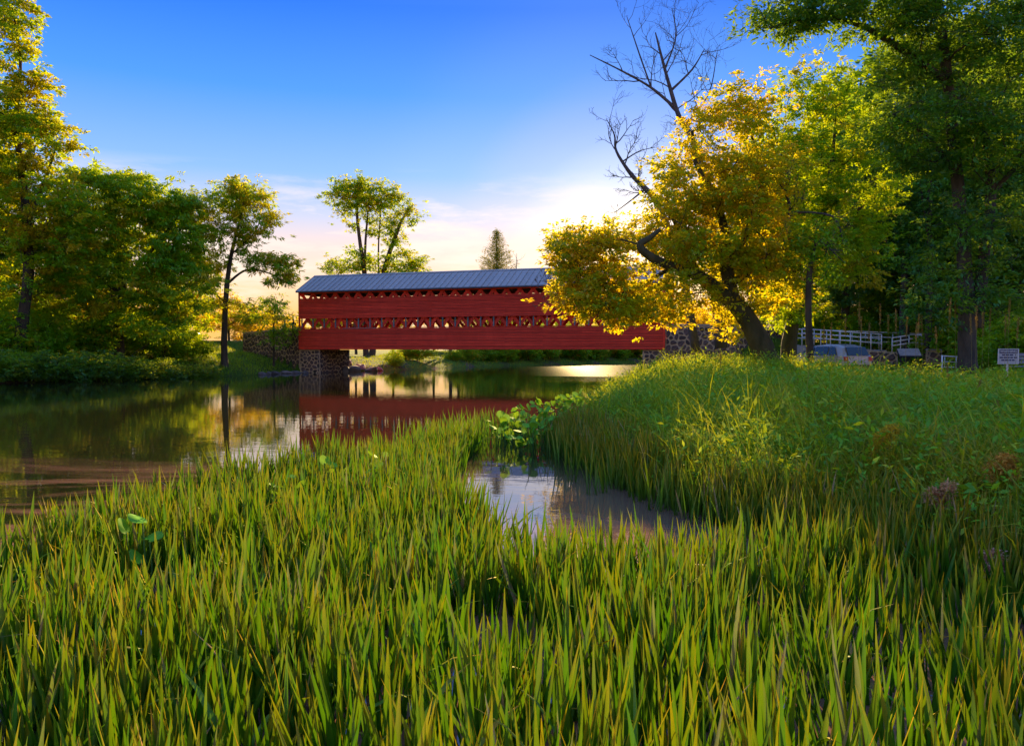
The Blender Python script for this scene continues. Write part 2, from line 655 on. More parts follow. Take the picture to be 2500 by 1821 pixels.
def poly_sd(P, poly):
    """signed distance of points P (n,2) to a polygon, negative inside"""
    P = np.asarray(P, dtype=float)
    a = poly
    b = np.roll(poly, -1, axis=0)
    d = np.full(len(P), 1e9)
    ins = np.zeros(len(P), dtype=bool)
    for (ax, ay), (bx, by) in zip(a, b):
        ex, ey = bx - ax, by - ay
        t = np.clip(((P[:, 0] - ax) * ex + (P[:, 1] - ay) * ey) / (ex * ex + ey * ey), 0, 1)
        dx, dy = P[:, 0] - ax - t * ex, P[:, 1] - ay - t * ey
        d = np.minimum(d, np.hypot(dx, dy))
        c = (ay > P[:, 1]) != (by > P[:, 1])
        if ey != 0:
            xs = ax + (P[:, 1] - ay) / ey * ex
            ins ^= c & (P[:, 0] < xs)
    return np.where(ins, -d, d)


def seg_dist(P, pts):
    """distance to polyline and parameter length along it"""
    best = np.full(len(P), 1e9)
    par = np.zeros(len(P))
    acc = 0.0
    for (ax, ay), (bx, by) in zip(pts[:-1], pts[1:]):
        ex, ey = bx - ax, by - ay
        l2 = ex * ex + ey * ey
        t = np.clip(((P[:, 0] - ax) * ex + (P[:, 1] - ay) * ey) / l2, 0, 1)
        d = np.hypot(P[:, 0] - ax - t * ex, P[:, 1] - ay - t * ey)
        m = d < best
        best[m] = d[m]
        par[m] = acc + t[m] * math.sqrt(l2)
        acc += math.sqrt(l2)
    return best, par


LMID = A0 + NV * (BW / 2) + E * 1.0
RMID = B0 + NV * (BW / 2) - E * 1.0
ROAD_L = [(LMID.x, LMID.y), (LMID.x - 8.0, LMID.y + 7.5), (LMID.x - 24, LMID.y + 20)]
ROAD_R = [(RMID.x, RMID.y), (RMID.x + 6.5 * E.x, RMID.y + 6.5 * E.y), (RMID.x + 17, RMID.y + 2.5), (RMID.x + 34, RMID.y + 2), (RMID.x + 60, RMID.y - 4)]


LOT = np.array([(13.5, 31), (19, 28), (34, 31), (40, 40), (36, 46), (24, 46.5), (14, 44)], dtype=float)


def ground_z(P):
    P = np.asarray(P, dtype=float)
    sd = poly_sd(P, RIVER)
    x, y = P[:, 0], P[:, 1]
    right = np.interp(sd, [-3, -0.4, 0, 0.6, 2, 4, 12, 40], [-0.9, -0.25, -0.03, 0.20, 0.50, 0.78, 0.95, 1.0])
    left = np.interp(sd, [-3, -0.4, 0, 0.6, 2, 6, 13, 40], [-0.9, -0.25, -0.03, 0.35, 0.75, 1.45, 2.4, 2.9])
    far = np.interp(sd, [-3, -0.4, 0, 0.6, 3, 12, 40], [-0.9, -0.25, -0.03, 0.3, 0.75, 1.45, 1.7])
    wl = np.clip((-12 - x) / 6, 0, 1) * np.clip((84 - y) / 10, 0, 1)
    wf = np.clip((y - 68) / 6, 0, 1) * np.clip((x + 18) / 6, 0, 1)
    z = right * (1 - np.maximum(wl, wf)) + left * wl * (1 - wf * 0.999) + far * np.maximum(0, wf) * (1 - wl)
    z = np.where((wl + wf) > 1, left * wl + far * (1 - wl), z)
    # shaded hummocks
    h = 0.10 * np.sin(x * 0.9 + 1.3 * np.sin(y * 0.37)) * np.sin(y * 0.7 + 0.8) + 0.05 * np.sin(x * 2.3 + y * 1.9)
    z = z + h * np.clip(sd / 2.0, 0, 1)
    z = z + 0.42 * np.exp(-(((x - 9.5) / 4.0) ** 2 + ((y - 30) / 5.5) ** 2)) * np.clip(sd / 2.0, 0, 1)
    # road embankments up to the bridge deck
    dl, pl = seg_dist(P, ROAD_L)
    dr, pr = seg_dist(P, ROAD_R)
    zl = np.interp(pl, [0, 11, 28], [DECK, DECK - 0.05, 2.9]) - np.clip(dl - 1.9, 0, 99) * np.interp(pl, [0, 11, 16], [5, 5, 0.6])
    zr = np.interp(pr, [0, 8, 20, 34], [DECK, DECK - 0.1, 1.9, 1.15]) - np.clip(dr - 1.9, 0, 99) * np.interp(pr, [0, 20, 26], [5, 4, 0.6])
    sl = poly_sd(P, LOT)
    t = np.clip(0.5 - sl / 3.0, 0, 1)
    z = z * (1 - t) + 0.58 * t
    ok = sd > -0.3
    z = np.where(ok, np.maximum(z, np.maximum(zl, zr)), z)
    return z


def gz(x, y):
    return float(ground_z([(x, y)])[0])


def make_ground():
    def axis(segs):
        out = []
        for a, b, s in segs:
            out += list(np.arange(a, b, s))
        return np.array(out + [segs[-1][1]])
    xs = axis([(-700, -100, 60), (-100, -45, 5), (-45, 45, 0.7), (45, 100, 5), (100, 700, 60)])
    ys = axis([(-100, -8, 12), (-8, 30, 0.5), (30, 95, 0.7), (95, 140, 2.5), (140, 900, 60)])
    X, Y = np.meshgrid(xs, ys)
    P = np.stack([X.ravel(), Y.ravel()], 1)
    z = ground_z(P)
    V = np.concatenate([P, z[:, None]], 1)
    nx, ny = len(xs), len(ys)
    i = np.arange((ny - 1) * nx).reshape(ny - 1, nx)[:, :-1].ravel()
    Fc = np.stack([i, i + 1, i + 1 + nx, i + nx], 1)
    o = link('ground', np_mesh('ground', V, Fc, smooth=True), M['ground'])
    tag(o, 'grassy earth banks on both sides of the river', kind='structure')
    xs = np.linspace(-85, 145, 60)
    ys = np.linspace(-6, 135, 50)
    X, Y = np.meshgrid(xs, ys)
    V = np.stack([X.ravel(), Y.ravel(), np.zeros(X.size)], 1)
    i = np.arange(49 * 60).reshape(49, 60)[:, :-1].ravel()
    w = link('river', np_mesh('river', V, np.stack([i, i + 1, i + 61, i + 60], 1), smooth=True), M['water'])
    tag(w, 'still dark river with mirrored trees and bridge', kind='structure')


make_ground()

# ------------------------------------------------------------------ the covered bridge
bridge = empty('covered_bridge', A0, -TH)
tag(bridge, 'long red covered bridge with grey metal roof spanning the river', 'bridge')


def build_bridge():
    rd = random.Random(3)

    def board_mesh(length, h=0.099):
        m = MB()
        # clapboard: lower edge stands proud
        v = [(-.5 * length, -0.042, 0), (-.5 * length, 0.012, 0), (-.5 * length, 0.012, h), (-.5 * length, -0.004, h)]
        n = len(m.v)
        for sx in (0, length):
            for p in v:
                m.v.append(Vector((p[0] + sx, p[1], p[2])))
        m.f += [(0, 1, 2, 3), (7, 6, 5, 4), (0, 4, 5, 1), (1, 5, 6, 2), (2, 6, 7, 3), (3, 7, 4, 0)]
        return m.mesh('siding_board')
    cache = {}

    def board(x0, x1, z, y, flip):
        ln = round(x1 - x0, 2)
        if ln not in cache:
            cache[ln] = board_mesh(ln)
        o = link('siding_board', cache[ln], M['red'], bridge)
        o.location = ((x0 + x1) / 2, y + rd.uniform(-.004, .004), z)
        o.rotation_euler = (0, rd.uniform(-.0005, .0005), math.pi if flip else 0)
    for z0, z1 in ((ZB, 3.70), (4.56, 6.18)):
        n = round((z1 - z0) / 0.12)
        for i in range(n):
            z = z0 + i * (z1 - z0) / n
            j1 = rd.choice((6.1, 9.15, 12.2))
            j2 = rd.choice((18.3, 21.35, 24.4))
            for a, b in ((0.13, j1 - .004), (j1 + .004, j2 - .004), (j2 + .004, BL - 0.13)):
                board(a, b, z, 0.0, False)
            board(0.13, BL - 0.13, z, BW, True)
    for y in (0.028, BW - 0.028):
        for z0, z1 in ((ZB, 3.70), (4.56, 6.18)):
            MB().box((BL / 2, y, (z0 + z1) / 2), (BL - 0.2, 0.02, z1 - z0 - .02)).build('sheathing', M['timber'], bridge)
    # corner boards and trims
    for x in (0.065, BL - 0.065):
        for y in (0.0, BW):
            MB().box((x, y, (ZB + 6.8) / 2), (0.13, 0.09, 6.8 - ZB)).build('corner_board', M['red'], bridge)
    for y, s in ((-0.016, -1), (BW + 0.016, 1)):
        for z in (4.545, 6.195):
            MB().box((BL / 2, y, z), (BL - 0.27, 0.05, 0.045)).build('trim_board', M['red'], bridge)
        MB().box((BL / 2, y + s * .02, ZB - 0.03), (BL - 0.02, 0.06, 0.06)).build('trim_board', M['red_dark'], bridge)
        MB().box((BL / 2, y - s * .01, 3.735), (BL - 0.27, 0.10, 0.045)).build('trim_board', M['red'], bridge)
    MB().box((5.75, -0.05, 3.69), (3.1, 0.03, 0.05)).build('trim_board', M['stud'], bridge)
    # lattice trusses on both sides
    s, ta, z0, x0 = 1.07, 1.277, 4.5, 0.75
    ang = math.atan(ta)
    zlo, zhi = 2.25, 6.72
    for y in (0.0, BW):
        sg = 1 if y == 0 else -1
        for lay, d in ((0.15, 1), (0.225, -1)):
            for k in range(-4, 34):
                xa, xb = x0 + k * s + d * (zlo - z0) / ta, x0 + k * s + d * (zhi - z0) / ta
                za, zb = zlo, zhi
                lo, hi = 0.12, BL - 0.12
                # clip the plank at the ends of the bridge
                t0, t1 = 0.0, 1.0
                dx = xb - xa
                for lim, sign in ((lo, 1), (hi, -1)):
                    fa, fb = sign * (xa - lim), sign * (xb - lim)
                    if fa < 0 and fb < 0:
                        t1 = -1
                    elif fa < 0:
                        t0 = max(t0, fa / (fa - fb))
                    elif fb < 0:
                        t1 = min(t1, fa / (fa - fb))
                if t1 - t0 < 0.06:
                    continue
                pa = Vector((xa + dx * t0, 0, za + (zb - za) * t0))
                pb = Vector((xa + dx * t1, 0, za + (zb - za) * t1))
                ln = round((pb - pa).length, 3)
                key = ('pl', ln)
                if key not in cache:
                    cache[key] = MB().box((0, 0, 0), (ln, 0.07, 0.25)).mesh('lattice_plank')
                o = link('lattice_plank', cache[key], M['timber'] if y else M['red'], bridge)
                o.location = ((pa.x + pb.x) / 2, y + sg * lay, (pa.z + pb.z) / 2)
                o.rotation_euler = (0, -math.atan2(pb.z - pa.z, pb.x - pa.x), 0)
        for z, h in ((2.36, 0.3), (3.3, 0.26), (4.86, 0.26), (6.70, 0.22)):
            MB().box((BL / 2, y + sg * 0.30, z), (BL - 0.2, 0.08, h)).build('chord_beam', M['timber'], bridge)
        MB().box((BL / 2, y + sg * 0.06, 6.70), (BL - 0.2, 0.09, 0.18)).build('chord_beam', M['red'], bridge)
        key = 'stud'
        if key not in cache:
            cache[key] = MB().box((0, 0, 0), (0.10, 0.06, 0.90)).mesh('stud')
        for k in range(29):
            o = link('stud', cache[key], M['stud'], bridge)
            o.location = (0.27 + k * s, y + sg * 0.065, 4.13)
    # floor, floor beams, tie beams
    cache['fl'] = MB().box((0, 0, 0), (0.29, BW - 0.9, 0.07)).mesh('floor_plank')
    for k in range(101):
        o = link('floor_plank', cache['fl'], M['timber'], bridge)
        o.location = (0.15 + k * 0.302, BW / 2, DECK - 0.035)
    cache['fb'] = MB().box((0, 0, 0), (0.22, BW - 0.8, 0.34)).mesh('floor_beam')
    cache['tb'] = MB().box((0, 0, 0), (0.18, BW - 0.8, 0.2)).mesh('tie_beam')
    for k in range(22):
        o = link('floor_beam', cache['fb'], M['timber'], bridge)
        o.location = (0.5 + k * 1.4, BW / 2, 2.60)
        o = link('tie_beam', cache['tb'], M['timber'], bridge)
        o.location = (0.5 + k * 1.4, BW / 2, 6.62)
    # roof
    ov, ez, rz_ = 0.36, 6.80, 8.32
    half = BW / 2 + ov
    sl = math.hypot(half, rz_ - ez)
    a = math.atan2(rz_ - ez, half)
    nP = 61
    pw = (BL + 0.1) / nP
    # slightly cupped pan with an upstanding seam on one edge
    v, f = [], []
    prof = [(-pw / 2, 0.045), (-pw / 2 + 0.03, 0.045), (-pw / 2 + 0.032, 0.004), (0, 0.0), (pw / 2 - 0.002, 0.004), (pw / 2 - 0.002, -0.02), (-pw / 2, -0.02)]
    for t in (0, sl):
        for x, z in prof:
            v.append((x, t, z))
    n = len(prof)
    for i in range(n):
        j = (i + 1) % n
        f.append((i, i + n, j + n, j))
    f.append(tuple(range(n)))
    f.append(tuple(range(2 * n - 1, n - 1, -1)))
    pan = py_mesh('roof_panel', v, f)
    for k in range(nP):
        x = -0.05 + (k + .5) * pw
        o = link('roof_panel', pan, M['roof'], bridge)
        o.location = (x, -ov, ez)
        o.rotation_euler = (a + rd.uniform(-.0015, .0015), 0, 0)
        o = link('roof_panel', pan, M['roof'], bridge)
        o.location = (x, BW + ov, ez)
        o.rotation_euler = (a, 0, math.pi)
    m = MB()
    m.poly_prism([(-0.02, -ov + .03, ez - .055), (-0.02, BW / 2, rz_ - .055), (-0.02, BW + ov - .03, ez - .055), (-0.02, BW + ov - .03, ez - .11), (-0.02, BW / 2, rz_ - .12), (-0.02, -ov + .03, ez - .11)], (BL + .04, 0, 0))
    m.build('roof_deck', M['timber'], bridge)
    for y in (-ov - 0.012, BW + ov + 0.012):
        MB().box((BL / 2, y, ez - 0.045), (BL + .1, 0.025, 0.09)).build('roof_edge', M['roof_edge'], bridge)
    MB().poly_prism([(-0.05, BW / 2 - .16, rz_ - .05), (-0.05, BW / 2, rz_ + .06), (-0.05, BW / 2 + .16, rz_ - .05), (-0.05, BW / 2, rz_ + .03)], (BL + .1, 0, 0)).build('ridge_cap', M['roof'], bridge)
    for x in (0.0, BL - 0.06):
        MB().poly_prism([(x, 0.06, 6.55), (x, 0.06, 6.72), (x, BW / 2, 8.15), (x, BW - .06, 6.72), (x, BW - .06, 6.55)], (0.06, 0, 0)).build('gable_panel', M['red'], bridge)


build_bridge()

# ------------------------------------------------------------------ stone walls
def clip_poly(poly, n, c):
    """keep the side where n.p <= c"""
    out = []
    k = len(poly)
    for i in range(k):
        p, q = poly[i], poly[(i + 1) % k]
        dp, dq = p[0] * n[0] + p[1] * n[1] - c, q[0] * n[0] + q[1] * n[1] - c
        if dp <= 0:
            out.append(p)
        if (dp < 0 < dq) or (dq < 0 < dp):
            t = dp / (dp - dq)
            out.append((p[0] + (q[0] - p[0]) * t, p[1] + (q[1] - p[1]) * t))
    return out


def inset_poly(poly, g):
    k = len(poly)
    out = list(poly)
    area = sum(poly[i][0] * poly[(i + 1) % k][1] - poly[(i + 1) % k][0] * poly[i][1] for i in range(k))
    sg = 1 if area > 0 else -1
    for i in range(k):
        p, q = poly[i], poly[(i + 1) % k]
        ex, ey = q[0] - p[0], q[1] - p[1]
        ln = math.hypot(ex, ey)
        if ln < 1e-6:
            continue
        n = (sg * ey / ln, -sg * ex / ln)
        out = clip_poly(out, n, n[0] * p[0] + n[1] * p[1] - g)
        if len(out) < 3:
            return []
    return out


def path_map(pts):
    """(s, z, h) on a wall that follows plan points; h is proud of the face, which looks to the right of the path"""
    P = [Vector((p[0], p[1], 0)) for p in pts]
    ln = [(P[i + 1] - P[i]).length for i in range(len(P) - 1)]

    def f(s, z, h):
        i = 0
        while i < len(ln) - 1 and s > ln[i]:
            s -= ln[i]
            i += 1
        d = (P[i + 1] - P[i]) / ln[i]
        n = Vector((d.y, -d.x, 0))
        p = P[i] + d * s + n * h
        return Vector((p.x, p.y, z))
    return f, sum(ln), ln


def stone_pieces(parent, fmap, dom, size, seed, gap=0.042, mat='stone'):
    rd = random.Random(seed)
    s0, s1 = min(p[0] for p in dom), max(p[0] for p in dom)
    z0, z1 = min(p[1] for p in dom), max(p[1] for p in dom)
    hx, hz = size * 1.12, size * 0.86
    seeds = []
    nz = max(1, int(round((z1 - z0) / hz)))
    ns = max(1, int(round((s1 - s0) / hx)))
    for j in range(-1, nz + 1):
        for i in range(-1, ns + 1):
            seeds.append((s0 + (i + .5 + .5 * (j % 2) + rd.uniform(-.42, .42)) * (s1 - s0) / ns, z0 + (j + .5 + rd.uniform(-.42, .42)) * (z1 - z0) / nz))
    n = 0
    for a in seeds:
        near = sorted((((a[0] - b[0]) ** 2 + (a[1] - b[1]) ** 2), b) for b in seeds if b is not a)[:14]
        poly = list(dom)
        for d2, b in near:
            nx, nz_ = b[0] - a[0], b[1] - a[1]
            poly = clip_poly(poly, (nx, nz_), nx * (a[0] + b[0]) / 2 + nz_ * (a[1] + b[1]) / 2)
            if len(poly) < 3:
                break
        if len(poly) < 3:
            continue
        poly = inset_poly(poly, gap * rd.uniform(0.7, 1.3))
        if len(poly) < 3:
            continue
        # drop tiny edges, cut the corners
        q = []
        for i, p in enumerate(poly):
            r = poly[(i + 1) % len(poly)]
            if math.hypot(p[0] - r[0], p[1] - r[1]) > 0.02:
                q.append(p)
        if len(q) < 3:
            continue
        ch = []
        for i, p in enumerate(q):
            a_, b_ = q[i - 1], q[(i + 1) % len(q)]
            ch.append((p[0] + (a_[0] - p[0]) * .24, p[1] + (a_[1] - p[1]) * .24))
            ch.append((p[0] + (b_[0] - p[0]) * .24, p[1] + (b_[1] - p[1]) * .24))
        cx, cz = sum(p[0] for p in ch) / len(ch), sum(p[1] for p in ch) / len(ch)
        w = max(p[0] for p in ch) - min(p[0] for p in ch)
        if w < 0.07:
            continue
        h = rd.uniform(0.035, 0.085)
        v, f = [], []
        k = len(ch)
        for (sc_, hh) in ((1.0, -0.02), (0.97, h * .6), (0.78, h)):
            for p in ch:
                v.append(fmap(cx + (p[0] - cx) * sc_, cz + (p[1] - cz) * sc_, hh + (rd.uniform(-.008, .008) if hh > 0 else 0)))
        for r_ in range(2):
            for i in range(k):
                j = (i + 1) % k
                f.append((r_ * k + i, r_ * k + j, (r_ + 1) * k + j, (r_ + 1) * k + i))
        f.append(tuple(2 * k + i for i in range(k)))
        c = sum(v, Vector()) / len(v)
        me = py_mesh('stone', [p - c for p in v], f)
        o = link('stone', me, M[mat], parent)
        o.location = c - parent.location
        n += 1
    return n


def wall_core(parent, fmap, lens, top, bot, thick=0.55):
    """mortared core behind the stones; top and bot are lists of (s, z)"""
    ts = sorted(set([p[0] for p in top] + [p[0] for p in bot] + list(np.cumsum([0] + lens))))
    tz = lambda s: np.interp(s, [p[0] for p in top], [p[1] for p in top])
    bz = lambda s: np.interp(s, [p[0] for p in bot], [p[1] for p in bot])
    v, f = [], []
    for s in ts:
        s_ = min(max(s, 1e-4), sum(lens) - 1e-4)
        for z, h in ((bz(s), 0), (tz(s), 0), (tz(s), -thick), (bz(s), -thick)):
            v.append(fmap(s_, float(z), h) - parent.location)
    for i in range(len(ts) - 1):
        a = i * 4
        for k in range(4):
            f.append((a + k, a + (k + 1) % 4, a + 4 + (k + 1) % 4, a + 4 + k))
    f.append((3, 2, 1, 0))
    e = (len(ts) - 1) * 4
    f.append((e, e + 1, e + 2, e + 3))
    return link('mortar', py_mesh('mortar', v, f), M['mortar'], parent)


def coping(parent, fmap, pts, lens, over=0.05, thick=0.55, h=0.09):
    v, f = [], []
    cuts = sorted(set([p[0] for p in pts] + [c for c in np.cumsum([0] + lens) if pts[0][0] < c < pts[-1][0]]))
    for s in cuts:
        z = float(np.interp(s, [p[0] for p in pts], [p[1] for p in pts]))
        s_ = min(max(s, 1e-4), sum(lens) - 1e-4)
        for dz, hh in ((0.004, over), (h, over), (h, -thick - over), (0.004, -thick - over)):
            v.append(fmap(s_, z + dz, hh) - parent.location)
    for i in range(len(cuts) - 1):
        a = i * 4
        for k in range(4):
            f.append((a + k, a + (k + 1) % 4, a + 4 + (k + 1) % 4, a + 4 + k))
    f.append((3, 2, 1, 0))
    e = (len(cuts) - 1) * 4
    f.append((e, e + 1, e + 2, e + 3))
    return link('coping', py_mesh('coping', v, f), M['concrete'], parent)


def build_walls():
    # right abutment and its wing: face looks towards the camera
    p0 = B0 - E * 1.62 + NV * 0.10
    p1 = B0 + NV * 0.10 + E * 0.02
    p2 = p1 + E * 4.7
    p3 = p2 + E * 2.3 + NV * 1.7
    p4 = p3 + E * 1.2 + NV * 3.2
    w = empty('stone_abutment', (p1.x, p1.y, 0))
    tag(w, 'stone abutment and curved wing wall under right end of red bridge', 'stone wall')
    fm, tot, lens = path_map([p0, p1, p2, p3, p4])
    wall_core(w, fm, lens, [(0, 1.93), (1.60, 1.93)], [(0, -0.4), (1.60, -0.4)], 4.6)
    wall_core(w, fm, lens, [(1.66, 3.72), (tot, 3.2)], [(1.66, -0.4), (tot, 0.2)], 0.5) if False else None
    fm2, tot2, lens2 = path_map([p1, p2, p3, p4])
    wall_core(w, fm2, lens2, [(0, 3.72), (4.7, 3.60), (tot2, 3.25)], [(0, -0.4), (tot2, 0.2)], 0.5)
    stone_pieces(w, fm, [(0.02, -0.2), (1.62, -0.2), (1.62, 1.90), (0.02, 1.90)], 0.36, 11)
    stone_pieces(w, fm2, [(0.02, -0.2), (tot2 - .02, 0.3), (tot2 - .02, 3.2), (0.02, 3.68)], 0.42, 12)
    coping(w, fm2, [(0, 3.72), (4.7, 3.60), (tot2, 3.25)], lens2)
    # left abutment: front face, then the side face that turns back under the bridge
    q0 = A0 + NV * 0.10 + E * 0.02
    q1 = q0 + E * 1.9
    q2 = q1 + NV * 4.9
    l = empty('stone_abutment', (q0.x, q0.y, 0))
    tag(l, 'stone abutment standing in the water under left end of red bridge', 'stone wall')
    fm, tot, lens = path_map([q0, q1, q2])
    m = MB()
    c = (q0 + q1) / 2 + NV * 2.45
    m.poly_prism([q0 - l.location * 1 + Vector((0, 0, -.4)), q1 - l.location + Vector((0, 0, -.4)), q1 + NV * 4.9 - l.location + Vector((0, 0, -.4)), q0 + NV * 4.9 - l.location + Vector((0, 0, -.4))], (0, 0, 2.33)).build('mortar', M['mortar'], l)
    stone_pieces(l, fm, [(0.02, -0.2), (lens[0] - .01, -0.2), (lens[0] - .01, 1.9), (0.02, 1.9)], 0.36, 21)
    stone_pieces(l, fm, [(lens[0] + .02, -0.2), (tot - .02, -0.2), (tot - .02, 1.9), (lens[0] + .02, 1.9)], 0.38, 22)
    # left wing wall running back to the road
    r1 = A0 + NV * 0.12 - E * 0.03
    r0 = r1 + Vector((-6.9, 6.3, 0))
    lw = empty('stone_wing_wall', (r0.x, r0.y, 0))
    tag(lw, 'low stone wing wall left of the bridge above grassy slope', 'stone wall')
    fm, tot, lens = path_map([r0, r1])
    wall_core(lw, fm, lens, [(0, 3.45), (tot, 3.75)], [(0, 1.6), (tot, -0.4)], 0.5)
    stone_pieces(lw, fm, [(0.02, 1.9), (tot - .02, -0.1), (tot - .02, 3.72), (0.02, 3.42)], 0.44, 31)
    coping(lw, fm, [(0, 3.45), (tot, 3.75)], lens, h=0.07)
    # low retaining wall below the ramp, stone pier at its end
    a, b = at(2068, 860, 49.5), at(2192, 860, 48.6)
    a.z = b.z = 0
    rw = empty('stone_retaining_wall', (a.x, a.y, 0))
    tag(rw, 'low stone retaining wall below the metal railing beside the car', 'stone wall')
    fm, tot, lens = path_map([a, b])
    wall_core(rw, fm, lens, [(0, 1.95), (tot, 1.80)], [(0, 0.3), (tot, 0.3)], 0.5)
    stone_pieces(rw, fm, [(0.02, 0.5), (tot - .02, 0.5), (tot - .02, 1.78), (0.02, 1.93)], 0.42, 41, gap=0.035)
    a, b = at(2262, 860, 47.5), at(2300, 860, 47.2)
    a.z = b.z = 0
    pr = empty('stone_pier', (a.x, a.y, 0))
    tag(pr, 'short dark stone pier at the end of the ramp beside the pipe gate', 'stone pier')
    fm, tot, lens = path_map([a, b])
    wall_core(pr, fm, lens, [(0, 1.9), (tot, 1.9)], [(0, 0.3), (tot, 0.3)], 0.8)
    stone_pieces(pr, fm, [(0.01, 0.5), (tot - .01, 0.5), (tot - .01, 1.87), (0.01, 1.87)], 0.40, 42)
    coping(pr, fm, [(0, 1.9), (tot, 1.9)], lens, thick=0.8, h=0.1)


build_walls()

# ------------------------------------------------------------------ trees and shrubs
def tube_edges(P0, P1, r0, r1, sides=5):
    """one tapered prism per edge, vectorised"""
    d = P1 - P0
    ln = np.linalg.norm(d, axis=1, keepdims=True) + 1e-9
    d = d / ln
    ref = np.where(np.abs(d[:, 2:3]) < 0.9, np.array([[0, 0, 1.0]]), np.array([[1.0, 0, 0]]))
    u = np.cross(d, ref)
    u /= np.linalg.norm(u, axis=1, keepdims=True) + 1e-9
    w = np.cross(d, u)
    n = len(P0)
    V = np.zeros((n, 2, sides, 3))
    P1e = P1 + d * np.minimum(r1[:, None] * 0.6, ln * 0.2)
    for k in range(sides):
        a = 2 * math.pi * k / sides
        o = u * math.cos(a) + w * math.sin(a)
        V[:, 0, k] = P0 + o * r0[:, None]
        V[:, 1, k] = P1e + o * r1[:, None]
    base = (np.arange(n) * 2 * sides)[:, None]
    F_ = []
    for k in range(sides):
        k2 = (k + 1) % sides
        F_.append(np.concatenate([base + k, base + k2, base + sides + k2, base + sides + k], 1))
    return V.reshape(-1, 3), np.concatenate(F_, 0)


def grow(trunk, att, rg, step=0.55, up=0.35, tip=0.012):
    """join every attractor to the nearest suitable node of the growing skeleton"""
    cap = len(trunk) + len(att) * 14 + 64
    X = np.zeros((cap, 3))
    par = np.full(cap, -1, dtype=int)
    plen = np.zeros(cap)
    n = 0
    for p, pa in trunk:
        X[n] = p
        par[n] = pa
        if pa >= 0:
            plen[n] = plen[pa] + np.linalg.norm(X[n] - X[pa])
        n += 1
    nt = n
    d0 = np.min(np.linalg.norm(att[:, None, :] - X[None, :n, :], axis=2), axis=1)
    tips = []
    for i in np.argsort(d0):
        a = att[i]
        dv = a - X[:n]
        ds = np.linalg.norm(dv, axis=1)
        cost = ds * (1 + 0.7 * np.clip(-dv[:, 2] / (ds + 1e-6) + 0.1, 0, 1)) + 0.12 * plen[:n]
        j = int(np.argmin(cost))
        k = min(12, max(1, int(math.ceil(ds[j] / step))))
        prev = j
        b = rg.normal(0, 0.10 * ds[j], 3)
        b[2] += up * 0.25 * ds[j]
        for q in range(1, k + 1):
            t = q / k
            X[n] = X[j] + dv[j] * t + b * (t * (1 - t)) * 2
            par[n] = prev
            plen[n] = plen[prev] + np.linalg.norm(X[n] - X[prev])
            prev = n
            n += 1
            if n >= cap - 14:
                break
        tips.append(prev)
        if n >= cap - 14:
            break
    X, par = X[:n], par[:n]
    acc = np.full(n, 0.0)
    ex = 2.25
    kids = np.bincount(par[par >= 0], minlength=n)
    acc[kids == 0] = tip ** ex
    for i in range(n - 1, 0, -1):
        if par[i] >= 0:
            acc[par[i]] += acc[i]
    rad = acc ** (1 / ex)
    return X, par, rad, nt


def leaves(cent, k, spread, size, rg, aspect=0.55, droop=0.3, flat=0.6, jit=0.42):
    """k leaves about each centre: folded diamonds"""
    n = len(cent) * k
    if spread > .25:
        # sprays: leaves crowd round short twigs that fan out of the clump
        m = 6
        so = rg.normal(0, 1, (len(cent), m, 3)) * np.array([1, 1, flat])
        so *= spread * rg.uniform(0.65, 1.3, (len(cent), 1, 1))
        pick = np.arange(k) % m
        off = so[:, pick, :].reshape(-1, 3)
        off += rg.normal(0, 1, (n, 3)) * np.array([1, 1, .45]) * (spread * .30)
        p = np.repeat(cent, k, axis=0) + off
        off = off / spread
    else:
        c = np.repeat(cent, k, axis=0)
        off = rg.normal(0, 1, (n, 3))
        off *= (np.minimum(1.9, np.linalg.norm(off, axis=1)) / (np.linalg.norm(off, axis=1) + 1e-9))[:, None]
        off[:, 2] *= flat
        sp = spread * np.repeat(rg.uniform(0.7, 1.25, len(cent)), k)[:, None]
        p = c + off * sp
    d = off.copy()
    d[:, 2] = d[:, 2] * 0.5 - droop
    d += rg.normal(0, 0.6, (n, 3))
    d /= np.linalg.norm(d, axis=1, keepdims=True) + 1e-9
    nr = rg.normal(0, 0.38, (n, 3)) + np.array([0, 0, 1.0])
    s = np.cross(d, nr)
    s /= np.linalg.norm(s, axis=1, keepdims=True) + 1e-9
    nr = np.cross(s, d)
    L = size * (rg.uniform(1 - jit, 1 + jit, n) * np.where(rg.random(n) < .25, .6, 1.0))[:, None]
    W = L * aspect * 0.5
    V = np.zeros((n, 4, 3))
    V[:, 0] = p
    V[:, 1] = p + d * L * 0.45 + s * W + nr * W * 0.35
    V[:, 2] = p + d * L
    V[:, 3] = p + d * L * 0.45 - s * W + nr * W * 0.35
    i = np.arange(n * 4).reshape(n, 4)
    F_ = np.concatenate([i[:, [0, 1, 2]], i[:, [0, 2, 3]]], 0)
    return V.reshape(-1, 3), F_


def leaf_colors(nc, k, rg, pal, wts, jitter=0.25):
    """one palette pick per clump, jitter per leaf"""
    pal = np.array(pal)
    pick = pal[rg.choice(len(pal), nc, p=wts)]
    c = np.repeat(pick, k, axis=0)
    c = c * rg.uniform(1 - jitter, 1 + jitter, (nc * k, 1))
    return np.repeat(np.clip(c, 0.002, 1), 4, axis=0)


